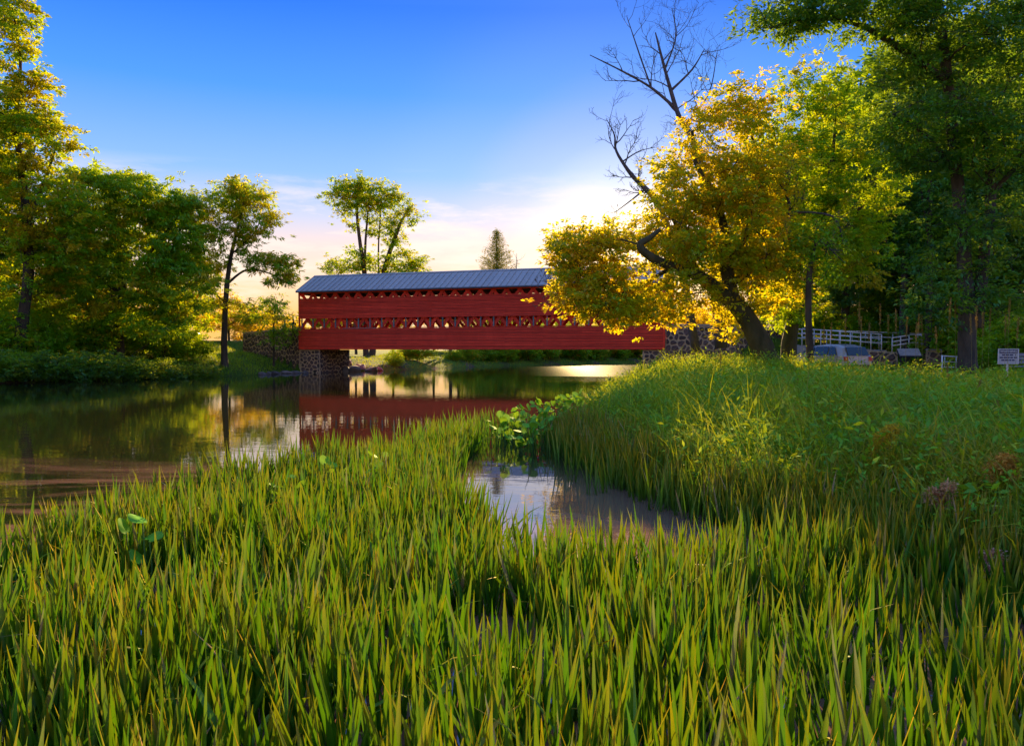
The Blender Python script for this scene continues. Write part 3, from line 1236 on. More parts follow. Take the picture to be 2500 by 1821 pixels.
GREENS = [(0.11, 0.36, 0.006), (0.16, 0.45, 0.008), (0.28, 0.48, 0.008), (0.58, 0.46, 0.008)]
GW = [0.35, 0.35, 0.2, 0.1]
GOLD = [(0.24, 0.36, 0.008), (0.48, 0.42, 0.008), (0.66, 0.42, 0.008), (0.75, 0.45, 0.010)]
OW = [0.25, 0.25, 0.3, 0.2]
DARKS = [(0.03, 0.15, 0.05), (0.05, 0.22, 0.05), (0.09, 0.30, 0.03), (0.20, 0.32, 0.012)]
DW = [0.35, 0.35, 0.2, 0.1]


DENS = 1.4


def lobe_points(lobes, rg):
    pts = []
    for (c, r, n) in lobes:
        n = int(n * DENS)
        u = rg.normal(0, 1, (n, 3))
        u /= np.linalg.norm(u, axis=1, keepdims=True)
        rr = rg.uniform(0.25, 1.12, (n, 1)) ** 0.5
        q = np.array(c)[None] + u * rr * np.array(r)[None]
        if n > 12:
            # carve hollows so that boughs stand apart
            f = 1.5 / max(r[0], .8)
            v = np.array([mnoise.noise(Vector((x * f, y * f, z * f * 1.5))) for x, y, z in q])
            q = q[v > np.quantile(v, .20)]
        pts.append(q)
    return np.concatenate(pts, 0)


def trunk_nodes(paths):
    """skeleton nodes out of smooth limb paths; later paths join the nearest earlier node"""
    nodes = []
    for path in paths:
        pts = [np.array(p) for p, r in path]
        if nodes:
            ds = [np.linalg.norm(pts[0] - q) for q, _ in nodes]
            prev = int(np.argmin(ds))
        else:
            prev = -1
        for p in pts:
            nodes.append((p, prev))
            prev = len(nodes) - 1
    return nodes


def rough_tube(path, sides=12, seed=0, amp=0.08, flare=True):
    m = MB()
    pts = [p for p, r in path]
    rads = [r for p, r in path]
    m.tube(pts, rads, sides)
    for i, p in enumerate(m.v[:len(pts) * sides]):
        k = i // sides
        c = pts[k]
        d = p - c
        f = 1 + amp * 2.2 * mnoise.noise(Vector((p.x * 1.8, p.y * 1.8, p.z * 0.7 + seed * 7))) + amp * mnoise.noise(p * 4.5)
        m.v[i] = c + d * f
    return m


def make_tree(name, label, base, limbs, lobes, seed, leaf_mat, pal, wts, k=60, spread=0.55, size=0.16, aspect=0.55, droop=0.3,
              bark='bark', cat='tree', group=None, tip=0.012, up=0.35, flat=0.6, sides=12, bare=None, step=0.55):
    """limbs: list of [(point, radius)...] relative to base; lobes: (centre, radii, clumps) relative to base"""
    rg = np.random.default_rng(seed)
    root = empty(name, base)
    tag(root, label, cat, group)
    paths = [smooth_path(l) for l in limbs]
    for i, p in enumerate(paths):
        rough_tube(p, sides if i == 0 else max(6, sides - 3), seed + i).build('trunk' if i == 0 else 'limb', M[bark], root, smooth=True)
    att = lobe_points(lobes, rg)
    X, par, rad, nt = grow(trunk_nodes(paths), att, rg, up=up, tip=tip, step=step)
    idx = np.arange(nt, len(X))
    if len(idx):
        r1 = rad[idx]
        r0 = np.minimum(rad[par[idx]], r1 * 1.5)
        V, F_ = tube_edges(X[par[idx]], X[idx], r0, r1, 5)
        tag(link('branches', np_mesh('branches', V, F_, smooth=True), M[bark], root), kind='stuff')
    if k:
        V, F_ = leaves(att, k, spread, size, rg, aspect, droop, flat)
        col = leaf_colors(len(att), k, rg, pal, wts)
        tag(link('crown', np_mesh('crown', V, F_, col), M[leaf_mat], root), kind='stuff')
    return root


def copy_tree(o, loc, rz, scale, label, group=None, name=None):
    c = o.copy()
    C.objects.link(c)
    c.location = loc
    c.rotation_euler = (0, 0, rz)
    c.scale = scale if hasattr(scale, '__len__') else (scale,) * 3
    c['label'] = label
    if group:
        c['group'] = group
    for ch in o.children:
        d = ch.copy()
        C.objects.link(d)
        d.parent = c
    return c


def rel(base, px, py, d):
    return at(px, py, d) - base


def px_lobe(base, px, py, rx, ry, d, rd_, n):
    """lobe from its place and half sizes in photo pixels"""
    c = at(px, py, d) - base
    return ((c.x, c.y, c.z), (rx * d / FPX, rd_, ry * d / FPX), n)


def on_ground(px, d, dz=0.0):
    x = (px - CX) / FPX * d
    return Vector((x, d, gz(x, d) - 0.08 + dz))


def pxtree(name, label, px, d, limbs, lobes, seed, *a, **kw):
    """limbs as pixel paths [(px, py, dd, radius)] and lobes as (px, py, rx, ry, dd, depth, n)"""
    b = on_ground(px, d)
    L = []
    for i, l in enumerate(limbs):
        pts = [(rel(b, x, y, d + dd), r) for x, y, dd, r in l]
        if i == 0:
            pts.insert(0, (Vector((0, 0, -0.1)), l[0][3] * 1.25))
        L.append(pts)
    lo = [px_lobe(b, x, y, rx, ry, d + dd, dp, n) for x, y, rx, ry, dd, dp, n in lobes]
    return make_tree(name, label, b, L, lo, seed, *a, **kw)


def build_trees():
    # --- the leaning golden maple in front of the bridge's right end
    pxtree('maple_tree', 'leaning mossy maple with golden backlit leaves in front of right bridge end', 1885, 32,
           [[(1868, 862, 0, 0.46), (1835, 800, 0, 0.40), (1795, 742, 0, 0.36), (1748, 705, 0, 0.29), (1700, 672, -0.8, 0.22), (1640, 650, -1.5, 0.18), (1590, 628, -2.0, 0.16), (1562, 600, -2.2, 0.14), (1585, 582, -2.2, 0.11), (1612, 560, -2.2, 0.07)],
            [(1790, 740, 0, 0.30), (1775, 660, 0.4, 0.26), (1768, 560, 0.8, 0.20), (1740, 470, 1.0, 0.15), (1700, 400, 1.2, 0.10), (1690, 320, 1.4, 0.06)],
            [(1745, 702, 0, 0.16), (1690, 640, 0.8, 0.12), (1640, 520, 1.2, 0.08), (1620, 440, 1.2, 0.05)],
            [(1772, 640, 0.4, 0.18), (1830, 560, 0.8, 0.13), (1850, 440, 1.0, 0.09), (1835, 330, 1.2, 0.05)],
            [(1640, 652, -0.6, 0.10), (1560, 700, -1.2, 0.07), (1480, 730, -1.4, 0.04), (1430, 745, -1.5, 0.02)],
            [(1790, 690, 0.0, 0.15), (1860, 650, -.3, 0.11), (1905, 668, -0.6, 0.08), (1960, 655, -1, 0.05)]],
           [(1470, 720, 120, 60, -1.3, 1.6, 85), (1560, 740, 100, 40, -1.0, 1.5, 45), (1420, 610, 80, 70, -1.0, 1.5, 55), (1480, 600, 90, 60, -0.2, 1.3, 48),
            (1640, 545, 90, 90, 0.4, 1.8, 60), (1700, 430, 110, 100, 0.9, 2.0, 70), (1760, 330, 110, 90, 1.2, 2.0, 55), (1820, 260, 80, 60, 1.4, 1.6, 25),
            (1790, 560, 130, 110, 0.5, 2.2, 80), (1860, 450, 110, 110, 1.0, 2.0, 70), (1710, 640, 120, 50, 1.2, 1.2, 45), (1860, 680, 100, 80, -0.3, 1.6, 45),
            (1600, 560, 60, 40, 0.6, 1.0, 16), (1800, 790, 50, 50, 0.8, 1.0, 14), (1690, 610, 70, 40, -1.6, .8, 18), (1740, 720, 40, 24, -1.0, .6, 8), (1640, 690, 50, 22, -1.9, .6, 9), (1860, 600, 120, 80, -.8, 1.4, 34), (1800, 450, 90, 80, -.6, 1.4, 26), (1600, 760, 60, 30, -0.8, 1.0, 18)],
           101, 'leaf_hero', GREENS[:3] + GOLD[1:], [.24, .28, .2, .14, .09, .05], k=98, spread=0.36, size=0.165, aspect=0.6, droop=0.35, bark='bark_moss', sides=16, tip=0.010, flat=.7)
    # --- its companion with the darker straight trunk
    pxtree('maple_tree', 'upright maple with dark trunk right of the leaning golden maple', 1925, 36,
           [[(1925, 862, 0, 0.36), (1938, 780, 0, 0.30), (1965, 700, 0, 0.27), (1990, 620, 0.2, 0.22), (2010, 520, 0.5, 0.16), (2030, 400, 0.8, 0.10), (2040, 300, 1, 0.05)],
            [(1985, 630, 0.2, 0.15), (2060, 560, 0.4, 0.10), (2120, 480, 0.6, 0.05)],
            [(1960, 710, 0, 0.16), (1925, 640, 0.2, 0.12), (1905, 520, 0.6, 0.09), (1910, 400, 0.8, 0.05)]],
           [(1930, 400, 110, 140, 1.0, 2.4, 85), (2040, 330, 120, 110, 1.4, 2.4, 75), (2080, 480, 110, 110, 0.8, 2.2, 70), (1960, 560, 110, 90, 0.4, 2.0, 55), (2080, 630, 100, 80, 0.6, 2.0, 45), (1930, 740, 60, 60, -0.6, 1.0, 18), (1980, 230, 90, 70, 1.6, 2.0, 35)],
           102, 'leaf', GREENS + [(0.5, 0.38, 0.012)], [0.32, 0.34, 0.18, 0.08, 0.08], k=126, spread=0.40, size=0.18, bark='bark_moss', tip=0.010)
    # --- slim dark trunk standing in front of the car
    pxtree('slender_tree', 'slim dark trunk standing in front of the silver car', 1978, 30,
           [[(1978, 870, 0, 0.13), (1974, 760, 0, 0.12), (1976, 670, 0.1, 0.10), (1990, 600, 0.2, 0.05), (1992, 560, 0.3, 0.02)]],
           [(1992, 590, 60, 50, 0.3, 1.2, 24), (1985, 660, 40, 30, 0.2, 0.8, 8)], 103, 'leaf_dark', GREENS, GW, k=60, spread=0.4, size=0.15)
    # --- tall two stemmed tree at the right whose boughs cross the top of the picture
    pxtree('twin_trunk_tree', 'tall twin trunk tree at right with boughs across the top corner', 2368, 25,
           [[(2362, 880, 0, 0.28), (2360, 760, 0, 0.24), (2352, 600, 0.2, 0.21), (2335, 420, 0.3, 0.18), (2318, 240, 0.2, 0.16), (2300, 80, 0, 0.15), (2280, -60, -0.2, 0.11)],
            [(2385, 800, 0, 0.22), (2400, 640, 0, 0.18), (2420, 480, 0, 0.15), (2405, 330, 0.1, 0.12), (2370, 260, 0.2, 0.07)],
            [(2310, 200, 0.2, 0.13), (2200, 120, -0.5, 0.10), (2080, 55, -1.0, 0.08), (1960, 48, -1.4, 0.05), (1880, 70, -1.6, 0.025)],
            [(2415, 480, 0, 0.10), (2480, 410, -0.3, 0.07), (2560, 350, -0.5, 0.04)],
            [(2338, 430, 0.3, 0.10), (2260, 330, 0, 0.07), (2180, 280, -0.4, 0.04)]],
           [(2330, 40, 170, 100, -0.3, 2.4, 110), (2150, 25, 140, 55, -0.9, 1.8, 70), (1990, 20, 140, 34, -1.3, 1.2, 48), (1900, 50, 70, 34, -1.5, .8, 14), (2470, 110, 120, 120, -0.3, 2.2, 90), (2260, 320, 130, 90, -0.2, 1.9, 85), (2430, 350, 120, 90, -0.2, 1.9, 80), (2230, 180, 90, 60, .4, 1.6, 30),
            (2440, 560, 90, 90, 0.2, 1.6, 30), (2470, 720, 60, 60, 0.1, 1.2, 14), (2330, 640, 60, 50, 0.6, 1.0, 9), (2350, 540, 70, 60, -.8, 1.0, 18), (2300, 720, 60, 50, -.4, 1.0, 12), (2400, 690, 50, 50, -.7, .9, 10)],
           104, 'leaf_dark', DARKS + [(0.12, 0.34, 0.012)], [0.25, 0.28, 0.2, 0.1, 0.17], k=96, spread=0.36, size=0.16, aspect=0.42, bark='bark_grey', tip=0.009, sides=14)
    # --- left bank
    pxtree('cottonwood_tree', 'tallest tree at far left with golden lit upper crown', 40, 50,
           [[(45, 880, 0, 0.42), (55, 780, 0, 0.36), (70, 650, 0, 0.30), (60, 480, 0, 0.24), (40, 300, 0, 0.16), (50, 150, 0, 0.09), (30, 20, 0, 0.04)],
            [(62, 560, 0, 0.14), (110, 440, 0.4, 0.09), (140, 350, 0.5, 0.05)], [(66, 650, 0, 0.15), (10, 560, 0, 0.10), (-40, 440, 0, 0.05)]],
           [(70, 360, 110, 85, 0, 2.6, 85), (20, 280, 90, 60, 0, 2.4, 50), (60, 190, 45, 60, 0, 1.4, 22), (40, 80, 55, 55, 0, 1.6, 22), (20, 10, 60, 30, 0, 1.4, 14), (90, 520, 130, 110, 0, 3.0, 90), (-30, 480, 110, 130, 0, 3.0, 50),
            (40, 660, 130, 80, 0, 2.8, 55), (150, 600, 80, 80, 0.4, 2.2, 40)],
           105, 'leaf', GREENS + [(0.55, 0.38, 0.012), (0.7, 0.45, 0.012)], [0.15, 0.20, 0.2, 0.15, 0.15, 0.15], k=138, spread=0.46, size=0.24, bark='bark', tip=0.012)
    pxtree('walnut_tree', 'broad dome crowned green tree on left bank', 300, 56,
           [[(292, 890, 0, 0.40), (290, 800, 0, 0.34), (300, 720, 0, 0.30), (290, 620, 0, 0.24), (275, 540, 0, 0.18), (290, 470, 0, 0.10)],
            [(296, 690, 0, 0.18), (380, 600, 0.3, 0.12), (440, 520, 0.5, 0.06)], [(297, 720, 0, 0.16), (210, 640, -0.3, 0.11), (190, 540, -0.4, 0.05)]],
           [(270, 480, 110, 60, 0, 3.0, 70), (380, 500, 100, 70, 0.3, 3.0, 70), (230, 580, 110, 80, -0.3, 3.0, 70), (350, 600, 130, 90, -0.4, 3.2, 95), (440, 560, 80, 90, 0.2, 2.4, 55), (280, 700, 150, 80, -1.2, 3.0, 95), (420, 700, 100, 70, -0.6, 2.6, 60), (250, 430, 90, 24, 0.4, 2.0, 22), (360, 790, 110, 40, -1, 2.2, 40)],
           106, 'leaf', GREENS, [0.38, 0.32, 0.14, 0.16], k=144, spread=0.46, size=0.30, aspect=0.34, droop=0.75, flat=0.45, bark='bark', tip=0.012)
    pxtree('locust_tree', 'tree with open golden crown nearest left of the bridge', 548, 60,
           [[(548, 870, 0, 0.26), (548, 800, 0, 0.22), (552, 720, 0, 0.19), (560, 650, 0, 0.16), (572, 590, 0, 0.13), (590, 520, 0, 0.08), (600, 460, 0, 0.04)],
            [(558, 690, 0, 0.10), (600, 660, -.2, 0.08), (650, 665, -.4, 0.06), (700, 690, -.6, 0.03)], [(566, 620, 0, 0.08), (620, 570, 0.3, 0.05), (640, 520, 0.4, 0.03)], [(552, 740, 0, 0.08), (500, 690, 0.3, 0.06), (480, 620, 0.4, 0.03)]],
           [(590, 470, 70, 35, 0, 2.0, 40), (620, 530, 60, 60, 0.2, 2.0, 55), (540, 520, 65, 60, 0, 2.0, 45), (560, 590, 60, 40, 0, 1.6, 22), (690, 660, 35, 40, -0.5, 1.2, 26), (650, 640, 50, 25, -.3, 1.2, 22), (505, 650, 45, 50, 0.3, 1.6, 26), (610, 760, 70, 40, 0.5, 1.6, 24), (500, 760, 60, 40, 0, 1.6, 18)],
           107, 'leaf', GREENS + [(0.7, 0.45, 0.012)], [0.2, 0.2, 0.2, 0.15, 0.25], k=102, spread=0.40, size=0.30, aspect=0.30, droop=0.6, flat=0.5, tip=0.010)
    pxtree('ailanthus_tree', 'small bright green feathery tree in front of left stone wing wall', 668, 66,
           [[(668, 850, 0, 0.08), (668, 800, 0, 0.07), (672, 750, 0, 0.04)]],
           [(675, 790, 42, 50, 0, 1.2, 42), (655, 745, 30, 25, 0, 1.0, 14)], 108, 'leaf', GREENS, [0.5, 0.4, 0.1, 0.0], k=60, spread=0.4, size=0.26, aspect=0.3, droop=0.7)
    # --- tall tree and spruce behind the bridge
    pxtree('elm_tree', 'tall open crowned tree rising behind the bridge roof', 895, 92,
           [[(893, 840, 0, 0.34), (892, 700, 0, 0.30), (886, 640, 0, 0.26), (876, 570, 0, 0.2), (872, 510, 0, 0.14), (880, 460, 0, 0.07)],
            [(890, 650, 0, 0.16), (893, 580, 0.3, 0.13), (900, 500, 0.3, 0.08)],
            [(934, 700, 0.5, 0.30), (938, 660, 0.5, 0.28), (950, 620, 0.5, 0.26), (968, 570, 0.5, 0.22), (985, 530, 0.5, 0.10), (1010, 500, 0.5, 0.04)],
            [(925, 690, 0.3, 0.12), (924, 600, 0.3, 0.09), (930, 520, 0.3, 0.05)]],
           [(870, 465, 65, 35, 0, 2.6, 60), (920, 480, 60, 40, 0.3, 2.6, 50), (840, 490, 40, 35, 0, 2.0, 28), (960, 510, 50, 30, 0.4, 2.0, 28), (1000, 530, 35, 22, 0.5, 1.6, 10), (880, 540, 45, 30, 0, 2.0, 16), (930, 560, 35, 30, 0.3, 1.6, 14),
            (850, 640, 60, 28, 0, 2.4, 34), (920, 640, 50, 30, 0.3, 2.4, 22), (985, 640, 50, 30, 0.4, 2.4, 34), (965, 570, 18, 35, 0.5, 0.9, 18), (810, 655, 30, 14, 0, 1.6, 10), (1020, 655, 28, 14, 0.4, 1.6, 10)],
           109, 'leaf', GREENS + [(0.5, 0.38, 0.012)], [0.2, 0.3, 0.25, 0.15, 0.10], k=84, spread=0.50, size=0.28, tip=0.016, up=0.5)
    spruce('spruce_tree', 'small pointed spruce peeking over the bridge roof ridge', on_ground(1213, 105), 16.6, 7.4, 120, 'needle', [(0.22, 0.30, 0.012), (0.40, 0.36, 0.012), (0.14, 0.22, 0.015)], lo=0.5)
    dead_tree('dead_sapling', 'thin bare dead sapling beside the spruce above the roof', on_ground(1257, 104), 13.8, 0.14, 9, 1.2, 24)
    # --- dead limbs above the golden maple
    dead_crown('dead_tree', 'bare dead tree top standing above the golden maple', 1690, 40,
               [[(1760, 850, 0, 0.34), (1740, 600, 0, 0.28), (1715, 430, 0, 0.22), (1690, 340, 0, 0.17), (1660, 290, 0, 0.13), (1640, 230, 0, 0.10), (1618, 150, 0, 0.07), (1600, 80, 0, 0.03)],
                [(1655, 270, 0, 0.09), (1590, 215, 0.3, 0.065), (1520, 175, 0.5, 0.045), (1440, 135, 0.6, 0.02)],
                [(1640, 220, 0, 0.07), (1690, 170, 0.3, 0.05), (1720, 120, 0.4, 0.02)],
                [(1590, 215, 0.3, 0.05), (1560, 130, 0.4, 0.035), (1530, 40, 0.4, 0.015)],
                [(1625, 165, 0, 0.05), (1650, 90, -.2, 0.03), (1640, 20, -.2, 0.012)],
                [(1670, 310, 0, 0.05), (1730, 230, -.2, 0.035), (1750, 130, -.2, 0.012)]], 41, 2.6)
    dead_crown('dead_tree', 'broken bare dead limb leaning left above golden leaves', 1640, 37,
               [[(1700, 860, 0, 0.22), (1660, 640, 0, 0.18), (1605, 500, 0, 0.15), (1575, 460, 0, 0.13), (1540, 425, 0, 0.10), (1505, 370, 0, 0.06), (1500, 330, 0, 0.035), (1480, 290, 0, 0.012)],
                [(1575, 462, 0, 0.05), (1540, 490, 0.2, 0.03), (1500, 520, 0.2, 0.012)],
                [(1520, 395, 0, 0.04), (1560, 370, 0.2, 0.025), (1600, 360, 0.3, 0.01)]], 42, 1.4)
    dead_crown('fallen_branch', 'tangle of grey dead twigs hanging in front of the upright maple', 1960, 33,
               [[(1900, 668, 0, 0.10), (1890, 640, -0.5, 0.10), (1920, 560, -0.8, 0.08), (1925, 490, -0.8, 0.06), (1890, 430, -0.8, 0.03)],
                [(1925, 520, -0.8, 0.05), (1990, 520, -1.0, 0.04), (2040, 535, -1.1, 0.03), (2060, 600, -1.1, 0.015)],
                [(1925, 530, -.8, 0.05), (1935, 620, -1.2, 0.04), (1985, 700, -1.4, 0.02)],
                [(1930, 580, -.9, 0.04), (2000, 590, -1.2, 0.03), (2060, 640, -1.3, 0.012)],
                [(1915, 600, -.8, 0.04), (1850, 640, -1.0, 0.03), (1840, 655, -1.0, 0.02)]], 43, 1.3, cat='branch')
    dead_crown('driftwood_branch', 'reddish bare twigs reaching left across the red siding', 1400, 31,
               [[(1470, 730, 0, 0.03), (1400, 720, 0, 0.022), (1350, 715, -.1, 0.016), (1310, 700, -.1, 0.006)],
                [(1390, 718, 0, 0.016), (1350, 740, 0, 0.01), (1312, 738, 0, 0.005)], [(1370, 716, 0, 0.014), (1340, 695, 0, 0.009), (1325, 685, 0, 0.004)]], 44, 0.5, cat='branch', ground=False)
    # --- background wood on the right and fillers: shared kinds, each tree its own object
    oak = make_tree('woodland_tree', 'x', Vector((0, 0, 0)), [[((0, 0, -.3), 0.30), ((0.1, 0, 4), 0.25), ((-.1, .1, 9), 0.18), ((.1, 0, 14), 0.07)], [((0, 0, 5.5), 0.12), ((1.8, .4, 8.5), 0.05)], [((0, 0, 7), 0.11), ((-1.9, -.4, 10), 0.04)]],
                    [((0, 0, 11), (3.2, 3.2, 3.6), 130), ((1.8, 0.5, 7.5), (2.4, 2.4, 2.2), 60), ((-1.8, -.4, 8), (2.4, 2.4, 2.4), 60), ((0, -1.2, 5), (2.6, 2.0, 1.6), 40), ((0, 0, 14.5), (1.6, 1.6, 1.6), 24)],
                    201, 'leaf_dark', DARKS + [(0.13, 0.34, 0.012)], [0.22, 0.3, 0.22, 0.1, 0.16], k=84, spread=0.46, size=0.24, bark='bark_grey', group='trees of the wood at right')
    ash = make_tree('woodland_tree', 'x', Vector((0, 0, 0)), [[((0, 0, -.3), 0.22), ((-.2, 0, 5), 0.19), ((.1, .1, 10), 0.14), ((0, 0, 16), 0.05)], [((0, 0, 8), 0.09), ((1.4, .2, 12), 0.04)]],
                    [((0, 0, 14), (2.2, 2.2, 3.2), 80), ((.8, 0.5, 10.5), (2.2, 2.2, 2.0), 45), ((-1.2, -.4, 9), (1.8, 1.8, 1.6), 28), ((0.4, -.5, 6.5), (1.6, 1.6, 1.2), 14), ((.2, 0, 3.4), (1.5, 1.4, 1.0), 14)],
                    202, 'leaf_dark', DARKS + [(0.13, 0.34, 0.012)], [0.18, 0.3, 0.25, 0.1, 0.17], k=84, spread=0.46, size=0.24, bark='bark_grey', group='trees of the wood at right')
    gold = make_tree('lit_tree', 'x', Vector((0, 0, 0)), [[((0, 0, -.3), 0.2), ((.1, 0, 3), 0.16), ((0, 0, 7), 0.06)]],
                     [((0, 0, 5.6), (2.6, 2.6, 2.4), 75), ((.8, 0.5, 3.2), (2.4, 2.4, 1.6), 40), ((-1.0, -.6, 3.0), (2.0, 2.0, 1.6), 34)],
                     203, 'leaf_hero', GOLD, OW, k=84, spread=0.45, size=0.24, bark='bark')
    bush = make_tree('riverside_bush', 'x', Vector((0, 0, 0)), [[((0, 0, -.2), 0.06), ((0.1, 0, .6), 0.04), ((0, 0, 1.2), 0.02)]],
                     [((0, 0, 0.9), (1.5, 1.2, 0.8), 50), ((.9, -.3, .5), (.9, .8, .5), 16), ((-.9, -.2, .6), (.9, .8, .6), 18)], 204, 'leaf', DARKS + [(0.13, 0.34, 0.012)], [0.2, 0.3, 0.2, 0.05, 0.25], k=72, spread=0.27, size=0.15, cat='bush')
    bush2 = make_tree('riverside_bush', 'x', Vector((0, 0, 0)), [[((0, 0, -.2), 0.07), ((-.1, 0, 1.0), 0.05), ((0, 0, 2.0), 0.02)]],
                      [((0, 0, 1.7), (1.4, 1.2, 1.1), 50), ((.7, -.3, .9), (1.1, .9, .8), 24), ((-.8, -.2, 1.0), (1.1, .9, .8), 24)], 205, 'leaf', GREENS, [0.3, 0.4, 0.2, 0.1], k=72, spread=0.30, size=0.17, cat='bush')
    k1 = spruce('spruce_tree', 'x', Vector((0, 0, 0)), 20, 4.2, 75, 'needle', [(0.03, 0.09, 0.03), (0.05, 0.13, 0.035), (0.09, 0.16, 0.03)], lo=2.0)
    hedge = make_tree('lit_tree', 'x', Vector((0, 0, 0)), [[((0, 0, -.3), 0.22), ((.1, 0, 3), 0.18), ((0, 0, 7), 0.06)]],
                      [((0, 0, 6.4), (3.0, 2.6, 1.9), 80), ((1.6, 0.3, 5.6), (1.8, 1.6, 1.0), 26), ((-1.6, -.3, 5.7), (1.8, 1.6, 1.0), 26)],
                      207, 'leaf_hero', GOLD, [.4, .3, .2, .1], k=84, spread=0.45, size=0.26, bark='bark')
    used = {}

    def put(src, px, d, s, label, rz=None, group=None, name=None, cat=None):
        b = on_ground(px, d)
        rz_ = random.uniform(0, 6.28) if rz is None else rz
        if src.name not in used:
            used[src.name] = 1
            src.location = b
            src.rotation_euler = (0, 0, rz_)
            src.scale = s if hasattr(s, '__len__') else (s,) * 3
            src['label'] = label
            o = src
        else:
            o = copy_tree(src, b, rz_, s, label)
        if group:
            o['group'] = group
        elif 'group' in o:
            del o['group']
        return o
    gw = 'trees of the wood at right'
    lw = 'dense green broadleaf tree in the wood behind the ramp railing'
    for px, d, s in ((1860, 62, 1.02), (2060, 58, 1.12), (2210, 52, 1.12), (2130, 72, 1.4), (2340, 60, 1.3), (2480, 50, 1.0), (1960, 74, 1.2), (2600, 44, 1.0), (2190, 62, 1.55), (2300, 66, 1.7), (2420, 54, 1.35), (2050, 70, 1.5)):
        put(oak, px, d, s * random.uniform(.95, 1.05), lw, group=gw)
    lw3 = 'full green tree filling in behind the left bank trees'
    for px, d, s in ((130, 64, .85), (430, 68, .78), (235, 70, .88), (-20, 60, .95)):
        put(oak, px, d, s, lw3, group='green trees behind the left bank')
    lw2 = 'slender tall broadleaf tree in the wood at right'
    for px, d, s in ((2262, 48, 1.0), (2150, 64, 1.15), (2420, 57, 1.2), (2300, 68, 1.3), (2520, 60, 1.2), (1790, 66, 0.9)):
        put(ash, px, d, s * random.uniform(.95, 1.05), lw2, group=gw)
    lk = 'tall dark spruce deep in the wood at right'
    for px, d, s in ((2150, 66, 1.2), (2030, 80, 1.3), (2240, 70, 1.4), (2330, 54, 1.15), (2470, 66, 1.4), (1900, 84, 1.05), (2400, 80, 1.6)):
        put(k1, px, d, s, lk, group='spruces of the wood at right')
    # golden lit trees beyond the far banks
    lg = 'golden backlit tree on the far side of the river bend'
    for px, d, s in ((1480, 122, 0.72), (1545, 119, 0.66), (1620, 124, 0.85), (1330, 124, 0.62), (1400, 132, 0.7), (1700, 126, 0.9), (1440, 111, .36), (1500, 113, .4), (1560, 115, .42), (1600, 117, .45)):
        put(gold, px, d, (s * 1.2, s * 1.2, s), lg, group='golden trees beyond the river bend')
    lh = 'clear stemmed sunlit tree in the field seen through the bridge lattice'
    for px, d, s in ((800, 118, .95), (960, 120, .95), (1060, 128, 1.0), (1150, 124, 1.0), (1235, 130, 1.05), (1310, 135, 1.05), (1395, 138, 1.1), (1480, 140, 1.1), (870, 130, 1.0)):
        put(hedge, px, d, (s * 1.15, s * 1.15, s), lh, group='clear stemmed trees beyond the bridge')
    lg2 = 'golden backlit tree behind the left stone wing wall'
    for px, d, s in ((610, 84, 0.62), (690, 86, 0.60), (560, 80, 0.62), (720, 92, 0.62), (640, 95, 0.8)):
        put(gold, px, d, s, lg2, group='golden trees behind the left wing wall')
    lg3 = 'golden backlit tree half hidden behind the left bank trees'
    for px, d, s in ((420, 76, 0.75), (330, 74, 0.7), (220, 70, 0.75), (120, 66, 0.8), (480, 82, 0.8), (30, 64, 0.8), (180, 84, 1.1), (-40, 62, 0.9)):
        put(gold, px, d, s, lg3, group='golden trees behind the left bank')
    lg4 = 'golden sunlit tree on the road side behind the right wing wall'
    for px, d, s in ((1700, 66, 0.62), (1660, 72, 0.7), (1780, 60, 0.55), (1640, 78, 1.0), (1720, 82, 1.0), (1690, 64, 0.5)):
        put(gold, px, d, s, lg4, group='golden trees behind the right wing wall')
    lb = 'dark leafy bush overhanging the water on left bank'
    for i, (px, d, s) in enumerate(((10, 46.6, 1.1), (75, 47.3, 1.0), (140, 48.2, 1.0), (205, 49.2, 1.0), (265, 50.3, .9), (330, 51.6, .9), (395, 53, .85), (455, 54.5, .8), (505, 56, .7), (-50, 46, 1.1))):
        put(bush, px, d, (s * 1.05, s, s * random.uniform(.8, 1.05)), lb, group='bushes along the left bank')
    lb2 = 'tall green bush among the left bank trees'
    for px, d, s in ((30, 50, 1.3), (120, 52, 1.1), (230, 55, 1.0), (400, 58, 1.0), (470, 60, .9), (350, 60, 1.1), (160, 57, 1.25), (70, 55, 1.5), (290, 58, 1.3), (-10, 53, 1.5), (430, 62, 1.2)):
        put(bush2, px, d, s * random.uniform(.9, 1.1), lb2, group='tall bushes among the left bank trees')
    lb3 = 'green bush on the far bank seen under the bridge'
    for px, d, s in ((960, 76, .62), (1020, 83, .85), (990, 82, .6), (1140, 92, .7), (1185, 96, .8), (1240, 99, .95), (1290, 101, .9), (1340, 104, .95), (1400, 107, 1.0), (1450, 110, 1.0), (1505, 113, 1.0), (1555, 116, 1.0), (1110, 90, .5)):
        put(bush2, px, d, (s * 1.2, s, s * random.uniform(.85, 1.05)), lb3, group='bushes on the far bank')
    lb3 = 'tall dense shrub on the far bank under right half of bridge'
    for px, d, s in ((1150, 99, 1.3), (1205, 102, 1.5), (1265, 105, 1.6), (1325, 108, 1.6), (1385, 111, 1.7), (1440, 114, 1.7), (1500, 117, 1.8), (1560, 120, 1.8), (1620, 122, 1.8), (1235, 110, 1.8), (1355, 114, 1.9)):
        put(bush2, px, d, (s * 1.2, s, s * random.uniform(.85, 1.05)), lb3, group='bushes on the far bank')
    lb4 = 'leafy undergrowth bush at the edge of the wood'
